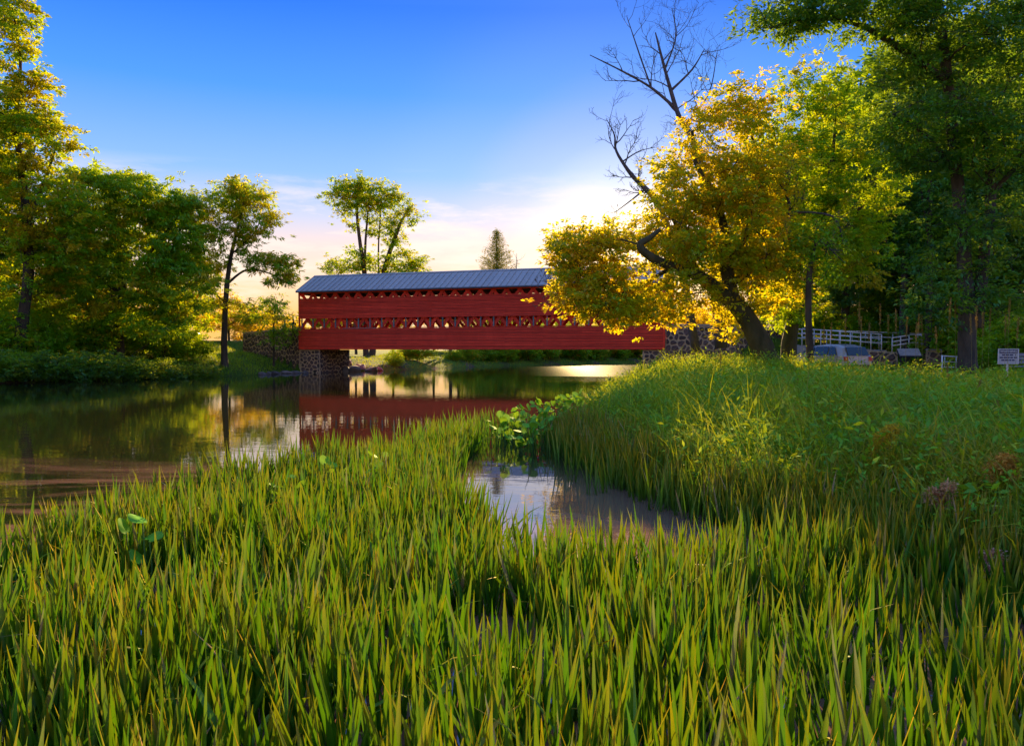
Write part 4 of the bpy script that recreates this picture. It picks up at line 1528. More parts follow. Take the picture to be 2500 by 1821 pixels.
    for px, d, s in ((2100, 56, 1.3), (2190, 54, 1.1), (2330, 48, 1.2), (2420, 44, 1.2), (2490, 40, 1.2), (2270, 57, 1.4), (2040, 62, 1.3), (1950, 60, 1.3), (2560, 40, 1.4), (2380, 56, 1.6), (2150, 61, 1.7), (2240, 60, 1.7)):
        put(bush2, px, d, s, lb4, group='undergrowth bushes at the wood edge')
    # trunks of the far bank trees seen under the bridge
    for i, (px, d, lab) in enumerate(((908, 88, 'thick trunk tree on far bank seen under left half of bridge'), (1098, 97, 'first of the two thin trunk trees on the far lawn under the bridge'), (1118, 99, 'second of the two thin trunk trees on the far lawn under the bridge'))):
        b = on_ground(px, d)
        make_tree('far_bank_tree', lab, b, [[((0, 0, -.2), 0.42 if i == 0 else .26), ((.1, 0, 2), 0.36 if i == 0 else .2), ((0, 0, 5), .2)]], [((0, 0, 6.0), (1.8, 1.6, 0.9), 30)], 300 + i, 'leaf', GREENS, GW, k=50, spread=.5, size=.26)


def spruce(name, label, base, h, w, n, mat, pal, lo=1.0):
    """conifer: whorls of drooping boughs clothed in needle sprays"""
    rg = np.random.default_rng(int(h * 100))
    root = empty(name, base)
    tag(root, label, 'tree')
    MB().tube([(0, 0, -.3), (0.05, 0, h * .5), (0, 0, h)], [h * .011 + .06, h * .007 + .03, 0.02], 8).build('trunk', M['bark_grey'], root, smooth=True)
    P0, P1, cen = [], [], []
    for i in range(n * 2):
        t = ((i + rg.uniform(0, 1)) / (n * 2)) ** 1.0
        z = lo + (h - lo) * t
        r = w * (1 - t) ** 0.85 * rg.uniform(0.65, 1.1) + 0.06
        a = i * 2.399 + rg.uniform(-.3, .3)
        d = np.array([math.cos(a), math.sin(a), 0])
        rise = 0.25 if t > .6 else -0.12
        tip = d * r + np.array([0, 0, z + r * rise])
        mid = d * r * .5 + np.array([0, 0, z + r * (rise * .5 - .06)])
        b = np.array([0, 0, z])
        P0 += [b, mid]
        P1 += [mid, tip]
        m = max(3, int(r * 4))
        for q in range(m):
            u = (q + rg.uniform(.2, 1)) / m
            side = np.array([-d[1], d[0], 0]) * rg.normal(0, .16 * r * (1 - u * .6))
            p = (b + (mid - b) * u * 2) if u < .5 else (mid + (tip - mid) * (u * 2 - 1))
            cen.append(p + side + np.array([0, 0, -.05]))
    P0, P1, cen = np.array(P0), np.array(P1), np.array(cen)
    V, F_ = tube_edges(P0, P1, np.full(len(P0), .03), np.full(len(P0), .012), 4)
    tag(link('branches', np_mesh('branches', V, F_), M['bark_grey'], root), kind='stuff')
    V, F_ = leaves(cen, 16, 0.20, 0.26, rg, 0.28, 0.45, 0.6)
    tag(link('crown', np_mesh('crown', V, F_, leaf_colors(len(cen), 16, rg, pal, [.4, .4, .2])), M[mat], root), kind='stuff')
    return root


def bare_twigs(paths, rg, length, depth=3):
    """dead side twigs off limb paths"""
    P0, P1, R0, R1 = [], [], [], []

    def sub(p, d, ln, r, lv):
        q = np.array(p, dtype=float)
        dd = np.array(d, dtype=float)
        n = 5
        for i in range(n):
            dd = dd + rg.normal(0, .16, 3) + np.array([0, 0, .07])
            dd /= np.linalg.norm(dd)
            q2 = q + dd * ln / n
            P0.append(q)
            P1.append(q2)
            R0.append(r * (1 - i / n * .75))
            R1.append(r * (1 - (i + 1) / n * .75))
            if lv > 0 and i >= 1:
                for _ in range(1 if rg.random() < .75 else 2):
                    s = rg.normal(0, 1, 3)
                    s -= dd * s.dot(dd)
                    s /= np.linalg.norm(s)
                    nd = dd * .75 + s * .75
                    sub(q2, nd / np.linalg.norm(nd), ln * rg.uniform(.35, .6), r * .5, lv - 1)
            q = q2
    for path in paths:
        m = len(path)
        for i in range(m // 4, m - 1):
            if rg.random() < 0.42:
                p, r = path[i]
                d = np.array(path[i + 1][0] - path[i][0])
                d /= np.linalg.norm(d)
                s = rg.normal(0, 1, 3)
                s -= d * s.dot(d)
                s /= np.linalg.norm(s)
                nd = d * .6 + s * .8
                sub(np.array(p), nd / np.linalg.norm(nd), length * rg.uniform(.4, 1.0), min(r * .55, .03) + .004, depth - 1)
    return np.array(P0), np.array(P1), np.array(R0), np.array(R1)


def dead_crown(name, label, px, d, limbs, seed, length, cat='dead tree', ground=True):
    rg = np.random.default_rng(seed)
    b = on_ground(limbs[0][0][0], d) if ground else at(limbs[0][0][0], limbs[0][0][1], d)
    root = empty(name, b)
    tag(root, label, cat)
    paths = []
    for i, l in enumerate(limbs):
        pts = [(rel(b, x, y, d + dd), r) for x, y, dd, r in l]
        paths.append(smooth_path(pts, 5))
        rough_tube(paths[-1], 8 if i == 0 else 6, seed + i, .06).build('trunk' if i == 0 else 'limb', M['deadwood'], root, smooth=True)
    P0, P1, R0, R1 = bare_twigs(paths, rg, length)
    V, F_ = tube_edges(P0, P1, np.maximum(R0, .005), np.maximum(R1, .004), 4)
    tag(link('twigs', np_mesh('twigs', V, F_), M['deadwood'], root), kind='stuff')
    return root


def dead_tree(name, label, base, h, r, seed, length, n):
    rg = np.random.default_rng(seed)
    root = empty(name, base)
    tag(root, label, 'dead tree')
    path = smooth_path([(Vector((0, 0, -.2)), r), (Vector((.1, 0, h * .5)), r * .7), (Vector((0.25, 0, h)), .02)], 14)
    rough_tube(path, 7, seed).build('trunk', M['deadwood'], root, smooth=True)
    P0, P1, R0, R1 = bare_twigs([path], rg, length, 2)
    V, F_ = tube_edges(P0, P1, R0, R1, 4)
    tag(link('twigs', np_mesh('twigs', V, F_), M['deadwood'], root), kind='stuff')
    return root


build_trees()


def ordinals():
    """tell the members of a row apart by their place in it"""
    words = ['first', 'second', 'third', 'fourth', 'fifth', 'sixth', 'seventh', 'eighth', 'ninth', 'tenth', 'eleventh', 'twelfth', 'thirteenth', 'fourteenth']
    rows = {}
    for o in C.objects:
        if o.parent is None and 'group' in o and 'label' in o:
            rows.setdefault(o['label'], []).append(o)
    for lab, os_ in rows.items():
        if 1 < len(os_) <= len(words):
            os_.sort(key=lambda o: o.location.x / max(1, o.location.y))
            for i, o in enumerate(os_):
                o['label'] = lab + ', ' + words[i] + ' from left'

# ------------------------------------------------------------------ reed bed, bank grass, water plants
def blades(base, h, w, lean, az, bend, rows, rg, c_base, c_mid, c_tip, vee=0.25, shape='reed', tilt=None):
    """strap leaves: every row is left, middle, right; arrays over blades"""
    n = len(base)
    d = np.stack([np.cos(az), np.sin(az), np.zeros(n)], 1)
    fa = az + math.pi / 2 + rg.normal(0, 0.7, n)          # facing of the flat side
    s = np.stack([np.cos(fa), np.sin(fa), np.zeros(n)], 1)
    V = np.zeros((n, rows, 3, 3))
    Cc = np.zeros((n, rows, 3, 3))
    p = base.copy()
    for r in range(rows):
        t = r / (rows - 1)
        th = lean + bend * t ** 1.6
        if r > 0:
            tm = (r - .5) / (rows - 1)
            thm = lean + bend * tm ** 1.6
            p = p + (d * np.sin(thm)[:, None] + np.array([0, 0, 1.0]) * np.cos(thm)[:, None]) * (h / (rows - 1))[:, None]
        nrm = np.cross(s, d * np.sin(th)[:, None] + np.array([0, 0, 1.0]) * np.cos(th)[:, None])
        if shape == 'reed':
            f = min(1.0, 0.62 + 0.9 * t) * min(1.0, ((1 - t) / 0.34)) ** 0.65
        else:
            f = min(1.0, 0.5 + 1.5 * t) * (1 - t) ** 0.6
        f = max(f, 0.03)
        ww = (w * f)[:, None]
        V[:, r, 0] = p - s * ww / 2 + nrm * ww * vee
        V[:, r, 1] = p
        V[:, r, 2] = p + s * ww / 2 + nrm * ww * vee
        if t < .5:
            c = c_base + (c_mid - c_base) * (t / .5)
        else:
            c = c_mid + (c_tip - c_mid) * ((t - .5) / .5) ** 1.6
        Cc[:, r] = c[:, None, :]
    per = rows * 3
    b = (np.arange(n) * per)[:, None]
    F_ = []
    for r in range(rows - 1):
        for k in range(2):
            a = r * 3 + k
            F_.append(np.concatenate([b + a, b + a + 1, b + a + 4, b + a + 3], 1))
    return V.reshape(-1, 3), np.concatenate(F_, 0), Cc.reshape(-1, 3)


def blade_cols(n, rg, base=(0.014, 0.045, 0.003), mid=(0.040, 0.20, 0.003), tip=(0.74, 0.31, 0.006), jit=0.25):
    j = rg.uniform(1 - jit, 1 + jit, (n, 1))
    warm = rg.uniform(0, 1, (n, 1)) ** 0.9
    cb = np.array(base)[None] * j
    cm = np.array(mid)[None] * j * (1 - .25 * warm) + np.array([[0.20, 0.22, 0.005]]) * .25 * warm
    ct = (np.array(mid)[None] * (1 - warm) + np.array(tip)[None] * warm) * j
    brown = rg.random(n) < 0.02
    ct[brown] = np.array([0.34, 0.17, 0.07])
    dead = rg.random(n) < 0.03
    cm[dead] = np.array([0.42, 0.27, 0.10]) * rg.uniform(.7, 1.2)
    ct[dead] = np.array([0.50, 0.30, 0.12])
    return cb, cm, ct


def scatter(poly, n, rg):
    lo, hi = poly.min(0), poly.max(0)
    out = np.zeros((0, 2))
    while len(out) < n:
        p = rg.uniform(lo, hi, (n, 2))
        out = np.concatenate([out, p[poly_sd(p, poly) < 0]])
    return out[:n]


def patchy(P, s=1.0, off=0.0):
    return np.array([mnoise.noise(Vector((p[0] * s + off, p[1] * s - off, off))) for p in P])


def build_reeds():
    rg = np.random.default_rng(5)
    # plants: tufts of strap leaves standing in the shallows
    P = scatter(REEDS, 5200, rg)
    keep = (patchy(P, 0.9) > -0.16) | (rg.random(len(P)) < .30)
    dcam = np.hypot(P[:, 0], P[:, 1])
    keep &= ~((np.abs(P[:, 0]) > 0.72 * P[:, 1] + 1.2)) & (dcam > 1.9)
    P = P[keep]
    order = np.argsort(P[:, 1])
    P = P[order]
    near = P[:290]
    rest = P[290:]
    # a dozen tufts, every leaf a part; nearest plants are copies of them
    kinds = []
    for i in range(10):
        m = rg.integers(4, 7)
        ang = rg.uniform(0, 6.28)
        fan = np.array([math.cos(ang), math.sin(ang)])
        leaves_ = []
        for q in range(m):
            u = (q - (m - 1) / 2) / m
            b = np.array([[fan[0] * u * .09, fan[1] * u * .09, -0.15]])
            az = np.array([math.atan2(fan[1] * u, fan[0] * u) + rg.normal(0, .5)])
            h = np.array([rg.uniform(.60, .86)])
            cb, cm, ct = blade_cols(1, rg)
            V, F_, cc = blades(b, h, np.array([rg.uniform(.023, .043)]), np.array([abs(u) * .55 + rg.uniform(0, .22)]), az, np.array([rg.uniform(.5, 1.4) if rg.random() < .07 else rg.uniform(-.05, .16)]), 7, rg, cb, cm, ct)
            me = np_mesh('leaf', V, F_, cc, smooth=True)
            me.materials.append(M['reed'])
            leaves_.append(me)
        kinds.append(leaves_)
    for i, p in enumerate(near):
        o = empty('reed_plant', (p[0], p[1], 0), rg.uniform(0, 6.28))
        sc_ = rg.uniform(.8, 1.08)
        o.scale = (1, 1, sc_)
        tag(o, 'upright strap leaved reed plant in the front rows of the reed bed', 'reed', 'reeds in the front rows of the reed bed')
        for me in kinds[int(rg.integers(0, len(kinds)))]:
            link('leaf', me, None, o)
    # the rest of the bed as one mass
    k = 5
    n = len(rest) * k
    c = np.repeat(rest, k, 0)
    ang = np.repeat(rg.uniform(0, 6.28, len(rest)), k)
    u = rg.uniform(-.5, .5, n)
    base = np.stack([c[:, 0] + np.cos(ang) * u * .10 + rg.normal(0, .02, n), c[:, 1] + np.sin(ang) * u * .10 + rg.normal(0, .02, n), np.full(n, -.15)], 1)
    az = np.where(u > 0, ang, ang + math.pi) + rg.normal(0, .5, n)
    ph = np.repeat(patchy(rest, .5, 3.0), k)
    h = rg.uniform(.48, .84, n) * (1 + .22 * ph)
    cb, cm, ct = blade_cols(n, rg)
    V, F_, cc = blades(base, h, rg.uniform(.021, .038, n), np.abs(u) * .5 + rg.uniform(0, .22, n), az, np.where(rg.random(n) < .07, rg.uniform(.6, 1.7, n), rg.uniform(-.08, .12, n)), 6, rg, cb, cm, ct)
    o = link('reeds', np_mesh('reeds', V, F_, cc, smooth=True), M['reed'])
    tag(o, 'dense bed of green yellow tipped reeds filling the shallows', 'reeds', kind='stuff')
    # thinner reeds along the pool's right shore and the channel mouth
    sh = [(1.05, 17.2), (1.4, 14), (1.75, 11.5), (2.5, 9.2), (3.6, 7.2), (4.4, 5.4)]
    pts = []
    for (ax, ay), (bx, by) in zip(sh[:-1], sh[1:]):
        m = int(math.hypot(bx - ax, by - ay) * 95)
        t = rg.random((m, 1))
        q = np.array([[ax, ay]]) * (1 - t) + np.array([[bx, by]]) * t
        pts.append(q + rg.normal(0, .26, (m, 2)) + np.array([[0.05, 0]]))
    P2 = np.concatenate(pts + [np.array([[-.6, 18.2]]) + rg.normal(0, .5, (60, 2)), np.array([[-1.6, 15.6]]) + rg.normal(0, .6, (60, 2))])
    k = 5
    n = len(P2) * k
    c = np.repeat(P2, k, 0)
    u = rg.uniform(-.5, .5, n)
    ang = rg.uniform(0, 6.28, n)
    g = np.maximum(ground_z(c), -.15)
    base = np.stack([c[:, 0] + rg.normal(0, .05, n), c[:, 1] + rg.normal(0, .05, n), g], 1)
    cb, cm, ct = blade_cols(n, rg, mid=(0.12, 0.25, 0.01))
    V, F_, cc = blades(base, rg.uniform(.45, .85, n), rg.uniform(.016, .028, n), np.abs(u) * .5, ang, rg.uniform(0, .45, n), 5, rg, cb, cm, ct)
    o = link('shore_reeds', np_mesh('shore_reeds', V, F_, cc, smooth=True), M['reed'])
    tag(o, 'thin reeds fringing the right shore of the pool', 'reeds', kind='stuff')


def build_bank_grass():
    rg = np.random.default_rng(9)
    # candidates over the right bank, denser close to the camera
    n = 150000
    y = 4.0 + 44.0 * rg.random(n) ** 1.35
    x = rg.uniform(-1, 1, n) * (0.70 * y + 1.5)
    P = np.stack([x, y], 1)
    sd = poly_sd(P, RIVER)
    m = (sd > 0.05) & (x > 0.8)
    # the parking lot stays open
    m &= ~((x > 13.0) & (y > 27))
    P, sd = P[m], sd[m]
    d = P[:, 1]
    keep = rg.random(len(P)) < np.interp(d, [4, 12, 25, 48], [1.0, 1.0, .8, .55])
    P, sd, d = P[keep], sd[keep], d[keep]
    lim = 70000
    P, sd, d = P[:5200], sd[:5200], d[:5200]
    K = 11
    ta = np.repeat(rg.uniform(0, 6.28, len(P)), K) + rg.normal(0, 1.3, len(P) * K)
    ts = np.repeat(rg.uniform(.45, 1.35, len(P)), K)
    tc = np.repeat(rg.uniform(.4, 1.3, len(P)), K)
    P, sd, d = np.repeat(P, K, 0), np.repeat(sd, K), np.repeat(d, K)
    n = len(P)
    P = P + np.stack([np.cos(ta), np.sin(ta)], 1) * (rg.uniform(0, .13, n) * ts)[:, None]
    ph = patchy(P, .45)
    ph2 = patchy(P, 1.3, 5)
    h = ts * rg.uniform(.55, 1.15, n) * (1 + .5 * ph) * np.interp(sd, [0, .6, 2.5, 4.5, 8], [.6, .85, .95, .72, .5]) * np.interp(d, [4, 10, 18, 40], [1.1, 1.1, 1.0, 1.0])
    base = np.concatenate([P, ground_z(P)[:, None] - .03], 1)
    az = ta
    mid = np.array([(0.17, 0.46, 0.006), (0.28, 0.56, 0.008), (0.46, 0.56, 0.010)])[rg.choice(3, n, p=[.4, .4, .2])]
    clump = ((1 + .45 * ph2) * tc)[:, None]
    cm = mid * clump * rg.uniform(.75, 1.25, (n, 1))
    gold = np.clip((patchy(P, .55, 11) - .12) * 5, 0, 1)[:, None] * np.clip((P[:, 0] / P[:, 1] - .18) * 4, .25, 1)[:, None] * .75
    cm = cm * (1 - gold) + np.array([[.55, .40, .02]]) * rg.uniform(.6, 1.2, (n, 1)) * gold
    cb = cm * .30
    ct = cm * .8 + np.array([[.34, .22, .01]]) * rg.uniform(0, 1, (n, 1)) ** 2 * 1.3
    w = rg.uniform(.012, .026, n) * np.interp(d, [4, 15, 45], [1.0, 1.25, 2.2])
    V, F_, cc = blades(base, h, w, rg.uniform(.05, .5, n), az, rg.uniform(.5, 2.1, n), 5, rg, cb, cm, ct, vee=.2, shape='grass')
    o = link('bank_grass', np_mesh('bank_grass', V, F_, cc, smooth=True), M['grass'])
    tag(o, 'tall arching green grass covering the right bank', 'grass', kind='stuff')
    # broad leaved weeds among it
    Q = P[rg.choice(n, 3400, replace=False)]
    z = ground_z(Q)
    cen = np.concatenate([Q, (z + rg.uniform(.3, 1.0, len(Q)) * np.interp(poly_sd(Q, RIVER), [0, 2.5, 4.5, 8], [.6, .9, .65, .45]))[:, None]], 1)
    V, F_ = leaves(cen, 14, .13, .10, rg, .40, .15, 1.0)
    o = link('bank_weeds', np_mesh('bank_weeds', V, F_, leaf_colors(len(cen), 14, rg, [(0.10, 0.36, 0.01), (0.18, 0.48, 0.01), (0.4, 0.5, 0.012)], [.4, .4, .2])), M['grass'])
    tag(o, 'broad leaved weeds growing through the bank grass', 'weeds', kind='stuff')
    # short turf on the slope left of the bridge and on the far lawn
    def turf(name, label, box, n, hmax, wmul):
        x = rg.uniform(box[0], box[1], n)
        y = rg.uniform(box[2], box[3], n)
        T = np.stack([x, y], 1)
        s = poly_sd(T, RIVER)
        k = s > .1
        T = T[k]
        n = len(T)
        base = np.concatenate([T, ground_z(T)[:, None] - .02], 1)
        p = patchy(T, .5, 2)
        cm = np.array([(0.16, 0.38, 0.01), (0.28, 0.44, 0.012)])[rg.choice(2, n)] * rg.uniform(.7, 1.3, (n, 1)) * (1 + .4 * p)[:, None]
        V, F_, cc = blades(base, rg.uniform(.4, 1, n) * hmax, np.full(n, .03 * wmul), rg.uniform(0, .5, n), rg.uniform(0, 6.28, n), rg.uniform(.2, 1.2, n), 3, rg, cm * .5, cm, cm * 1.1, shape='grass')
        o = link(name, np_mesh(name, V, F_, cc), M['grass'])
        tag(o, label, 'grass', kind='stuff')
    turf('slope_turf', 'rough grass on the slope left of the bridge', (-34, -17, 43, 73), 20000, .34, 2.0)
    turf('far_lawn', 'sunlit grass on the far bank under the bridge', (-16, 20, 70, 118), 16000, .32, 2.4)
    turf('verge_grass', 'ragged grass at the edge of the parking lot and wood', (9, 34, 26, 62), 12000, .36, 2.2)
    # tall seed stalks standing out of the bank grass
    spots = [(2098, 742, 24), (2120, 790, 22), (2150, 745, 26), (2170, 770, 24), (2190, 760, 22), (2212, 778, 24), (2235, 790, 21), (2243, 770, 23), (2254, 772, 25), (2315, 735, 22), (2335, 740, 24),
             (2385, 750, 20), (2375, 770, 22), (2400, 765, 21), (2415, 758, 24), (2462, 735, 20), (2455, 770, 22), (2480, 780, 20), (2030, 790, 26), (2065, 780, 25), (2010, 800, 24), (2105, 775, 23), (2290, 800, 22),
             (1700, 850, 24), (1640, 880, 26), (1760, 860, 22), (2225, 905, 14), (2385, 930, 13), (2280, 940, 13), (1850, 960, 14), (1950, 940, 16), (2440, 985, 11), (2320, 890, 15)]
    meshes = []
    for i in range(5):
        sv, sf, scol = [], [], []
        m = MB()
        bend = rg.uniform(-.12, .12)
        pth = [(Vector((bend * t * t, 0, t)), .006 * (1 - .6 * t)) for t in np.linspace(0, 1, 6)]
        m.tube([p for p, r in pth], [r for p, r in pth], 4)
        st = m.mesh('stalk')
        st.materials.append(M['straw'])
        cen = np.array([[bend * t * t, 0, t] for t in np.linspace(.74, 1.0, 22)])
        V, F_ = leaves(cen, 14, .013, .03, rg, .4, -.6, 1.0)
        hd = np_mesh('seed_head', V, F_, leaf_colors(len(cen), 14, rg, [(0.40, 0.24, 0.06), (0.30, 0.22, 0.04), (0.45, 0.25, 0.10)], [.4, .3, .3]))
        hd.materials.append(M['seed'])
        meshes.append((st, hd))
    for i, (px, py, d) in enumerate(spots):
        top = at(px, py, d)
        g = gz(top.x, d)
        hgt = max(.6, top.z - g)
        o = empty('grass_stalk', (top.x, d, g), rg.uniform(0, 6.28))
        tag(o, 'tall grass stalk with pale seed head rising from the right bank', 'grass stalk', 'seed stalks on the right bank')
        st, hd = meshes[i % 5]
        a = link('stalk', st, None, o)
        b = link('seed_head', hd, None, o)
        a.scale = b.scale = (.75, .75, hgt)
    # drooping golden tassel of a dock plant
    def tassel(name, label, px, py, d, arms, ln, pal, mat, seed, drop=1.0):
        r2 = np.random.default_rng(seed)
        top = at(px, py, d)
        g = gz(top.x, d)
        o = empty(name, (top.x, d, g))
        tag(o, label, 'weed')
        hz = top.z - g
        m = MB()
        m.tube([(0.12, 0, 0), (.08, 0, hz * .6), (0, 0, hz)], [.008, .006, .004], 5)
        cen = []
        for a in range(arms):
            an = r2.uniform(2.2, 4.6)
            dd = Vector((math.cos(an), math.sin(an) * .5, .3)).normalized()
            p = Vector((.02 * r2.normal(), 0, hz - r2.uniform(0, .16)))
            L = ln * r2.uniform(.6, 1)
            pth = [p + dd * L * t * (1 - .3 * t) + Vector((0, 0, -drop * L * t * t * .9)) for t in np.linspace(0, 1, 10)]
            m.tube(pth, [.003] * 10, 3)
            for q in pth[1:]:
                cen.append(tuple(q))
                cen.append(tuple(q + Vector((0, 0, -.015))))
        m.build('stalk', M['straw'], o)
        cen = np.array(cen)
        V, F_ = leaves(cen, 16, .028, .026, r2, .6, .3, 1.0)
        link('seed_head', np_mesh('seed_head', V, F_, leaf_colors(len(cen), 16, r2, pal, [.5, .5])), M[mat], o)
    tassel('dock_plant', 'drooping golden seed tassel arching over the right bank grass', 2185, 1035, 9.0, 9, .42, [(0.9, 0.6, 0.03), (0.8, 0.5, 0.03)], 'seed', 3)
    tassel('feather_grass', 'pinkish feathery grass plume at the right edge of the bank', 2310, 1180, 7.4, 10, .22, [(0.9, 0.5, 0.25), (0.8, 0.42, 0.22)], 'seed', 4, .5)
    tassel('feather_grass', 'pinkish feathery plume low in the bottom right bank grass', 2440, 1350, 6.2, 12, .25, [(0.9, 0.42, 0.30), (0.8, 0.38, 0.26)], 'seed', 5, .5)
    tassel('feather_grass', 'orange feathery plumes against the right picture edge', 2470, 1120, 7.6, 16, .34, [(0.9, 0.48, 0.08), (0.8, 0.4, 0.08)], 'seed', 6, .4)


def build_pads():
    """spatterdock: clumps of big heart shaped leaves standing at the channel mouth"""
    rg = np.random.default_rng(14)
    metas = []
    for i in range(5):
        v, f = [], []
        n = 14
        v.append((0, 0, 0))
        wv = rg.uniform(.5, .66)
        for k in range(n + 1):
            a = -math.pi * .5 + .35 + (2 * math.pi - .7) * k / n     # notch at the stalk
            r = 1.0 + .15 * math.sin(a)
            x, y = math.cos(a) * r * wv, math.sin(a) * r * .75 + .35
            v.append((x, y, .10 * (x * x) * (1.6 if i % 2 else -.8) + .08 * math.sin(3 * a + i) * .6 + .1 * y * y))
        for k in range(n):
            f.append((0, k + 1, k + 2))
        col = np.array([[0.12, 0.36, 0.012]] * len(v)) * (1 + .25 * rg.normal(0, .5, (len(v), 1)))
        col[0] *= 1.5
        me = np_mesh('leaf', v, f, np.clip(col, .01, 1), smooth=True)
        me.materials.append(M['pad'])
        metas.append(me)
    stalk = MB().tube([(0, 0, 0), (.02, 0, .5), (0, 0, 1)], [.008, .007, .006], 5).mesh('leaf_stalk')
    stalk.materials.append(M['stem'])

    def clump(x, y, n, size, hmax, label, group):
        o = empty('spatterdock_plant', (x, y, 0))
        tag(o, label, 'water plant', group)
        for i in range(n):
            a, r = rg.uniform(0, 6.28), rg.uniform(0, .45)
            lx, ly, h = math.cos(a) * r, math.sin(a) * r, rg.uniform(.08, hmax)
            st = link('leaf_stalk', stalk, None, o)
            st.location = (lx * .6, ly * .6, -.1)
            st.scale = (1, 1, h + .1)
            lf = link('leaf', metas[int(rg.integers(0, 5))], None, o)
            lf.location = (lx * .6, ly * .6, h)
            s = size * rg.uniform(.7, 1.2)
            lf.scale = (s, s, s)
            lf.rotation_euler = (rg.uniform(.1, 1.1), rg.uniform(-.3, .3), a - 1.57 + rg.normal(0, .6))
    spots = [(1235, 1035), (1255, 1020), (1275, 1030), (1290, 1005), (1310, 1015), (1320, 995), (1345, 1000), (1360, 985), (1380, 990), (1400, 982), (1260, 1045), (1300, 1040), (1330, 1025), (1300, 1060), (1350, 1035), (1375, 1015), (1225, 1055), (1410, 975), (1390, 1005), (1270, 1065), (1320, 1050), (1420, 985)]
    for i, (px, py) in enumerate(spots):
        d = 1.7 * FPX / (py - 852)
        d *= 1.0
        clump((px - CX) / FPX * d, d, 13, .13, .52, 'broad leaved spatterdock clump crowding the channel mouth below the bank', 'spatterdock clumps at the channel mouth')
    for px, py, d in ((930, 1110, 11.2), (880, 1160, 9.9), (800, 1145, 10.3), (845, 1130, 10.6), (700, 1170, 9.3)):
        clump((px - CX) / FPX * d, d, 7, .085, .5, 'round leaved spatterdock clump growing among the reeds', 'spatterdock clumps among the reeds')
    clump((372 - CX) / FPX * 6.6, 6.6, 6, .12, .62, 'spatterdock clump with ragged heart shaped leaf in the left reeds', None)


M['straw'] = surf('straw_stem', (0.30, 0.22, 0.06), 0.8, 0.2, 5)
M['stem'] = surf('green_stem', (0.07, 0.16, 0.02), 0.7, 0.2, 5)
build_reeds()
build_bank_grass()
build_pads()

# ------------------------------------------------------------------ ramp, railings, vehicles, signs, people, rocks
M['silver'] = surf('silver_car_paint', (0.42, 0.42, 0.44), 0.3, 0.06, 3, metallic=0.3, spec=0.5)
M['white_paint'] = surf('white_car_paint', (0.75, 0.74, 0.72), 0.3, 0.05, 3, spec=0.5)
M['glass'] = surf('dark_window_glass', (0.015, 0.03, 0.035), 0.08, 0.1, 2, spec=0.6)
M['tyre'] = surf('tyre_rubber', (0.02, 0.02, 0.02), 0.9, 0.2, 8)
M['rim'] = surf('wheel_rim', (0.45, 0.45, 0.46), 0.35, 0.1, 8, metallic=0.6)
M['tail'] = surf('red_tail_lamp', (0.60, 0.03, 0.04), 0.2, 0.1, 8, spec=0.6)
M['black'] = surf('black_plastic', (0.02, 0.02, 0.022), 0.6, 0.2, 8)
M['sign_white'] = surf('weathered_white_sign', (0.50, 0.46, 0.44), 0.5, 0.06, 3)
M['sign_dark'] = surf('dark_sign_print', (0.04, 0.035, 0.10), 0.6, 0.1, 3)
M['panel'] = surf('sign_panel', (0.36, 0.29, 0.25), 0.5, 0.2, 6)
M['grey_wood'] = surf('grey_wood', (0.27, 0.26, 0.29), 0.85, 0.25, 3, 0.3, 14)
M['skin'] = surf('skin', (0.42, 0.25, 0.18), 0.6, 0.05, 5)
M['hair'] = surf('dark_hair', (0.02, 0.016, 0.014), 0.7, 0.2, 20)
M['hair_grey'] = surf('grey_hair', (0.40, 0.38, 0.36), 0.7, 0.2, 20)
M['shirt_black'] = surf('black_shirt', (0.018, 0.018, 0.022), 0.9, 0.2, 8)
M['shirt_pink'] = surf('rose_shirt', (0.42, 0.22, 0.20), 0.9, 0.2, 8)
M['shirt_grey'] = surf('pale_grey_shirt', (0.38, 0.37, 0.36), 0.9, 0.2, 8)
M['jeans'] = surf('blue_jeans', (0.05, 0.07, 0.12), 0.9, 0.3, 10)


def rail_run(root, p, q, h, n_rail, n_post, r=0.04):
    """posts and rails between ground points p and q (relative to root)"""
    p, q = Vector(p), Vector(q)
    for k in range(n_rail):
        z = h * (1 - k * 0.30)
        MB().tube([p + Vector((0, 0, z)), q + Vector((0, 0, z))], r, 6).build('rail', M['rail'], root, smooth=True)
    for k in range(n_post):
        b = p.lerp(q, k / (n_post - 1))
        MB().tube([b - Vector((0, 0, .25)), b + Vector((0, 0, h))], r * .9, 6).build('post', M['rail'], root, smooth=True)


def railing(name, label, a, b, h, n_rail, n_post, cap=False, mid=None):
    a, b = Vector(a), Vector(b)
    o = empty(name, a)
    tag(o, label, 'railing')
    rail_run(o, (0, 0, 0), b - a, h, n_rail, n_post)
    return o


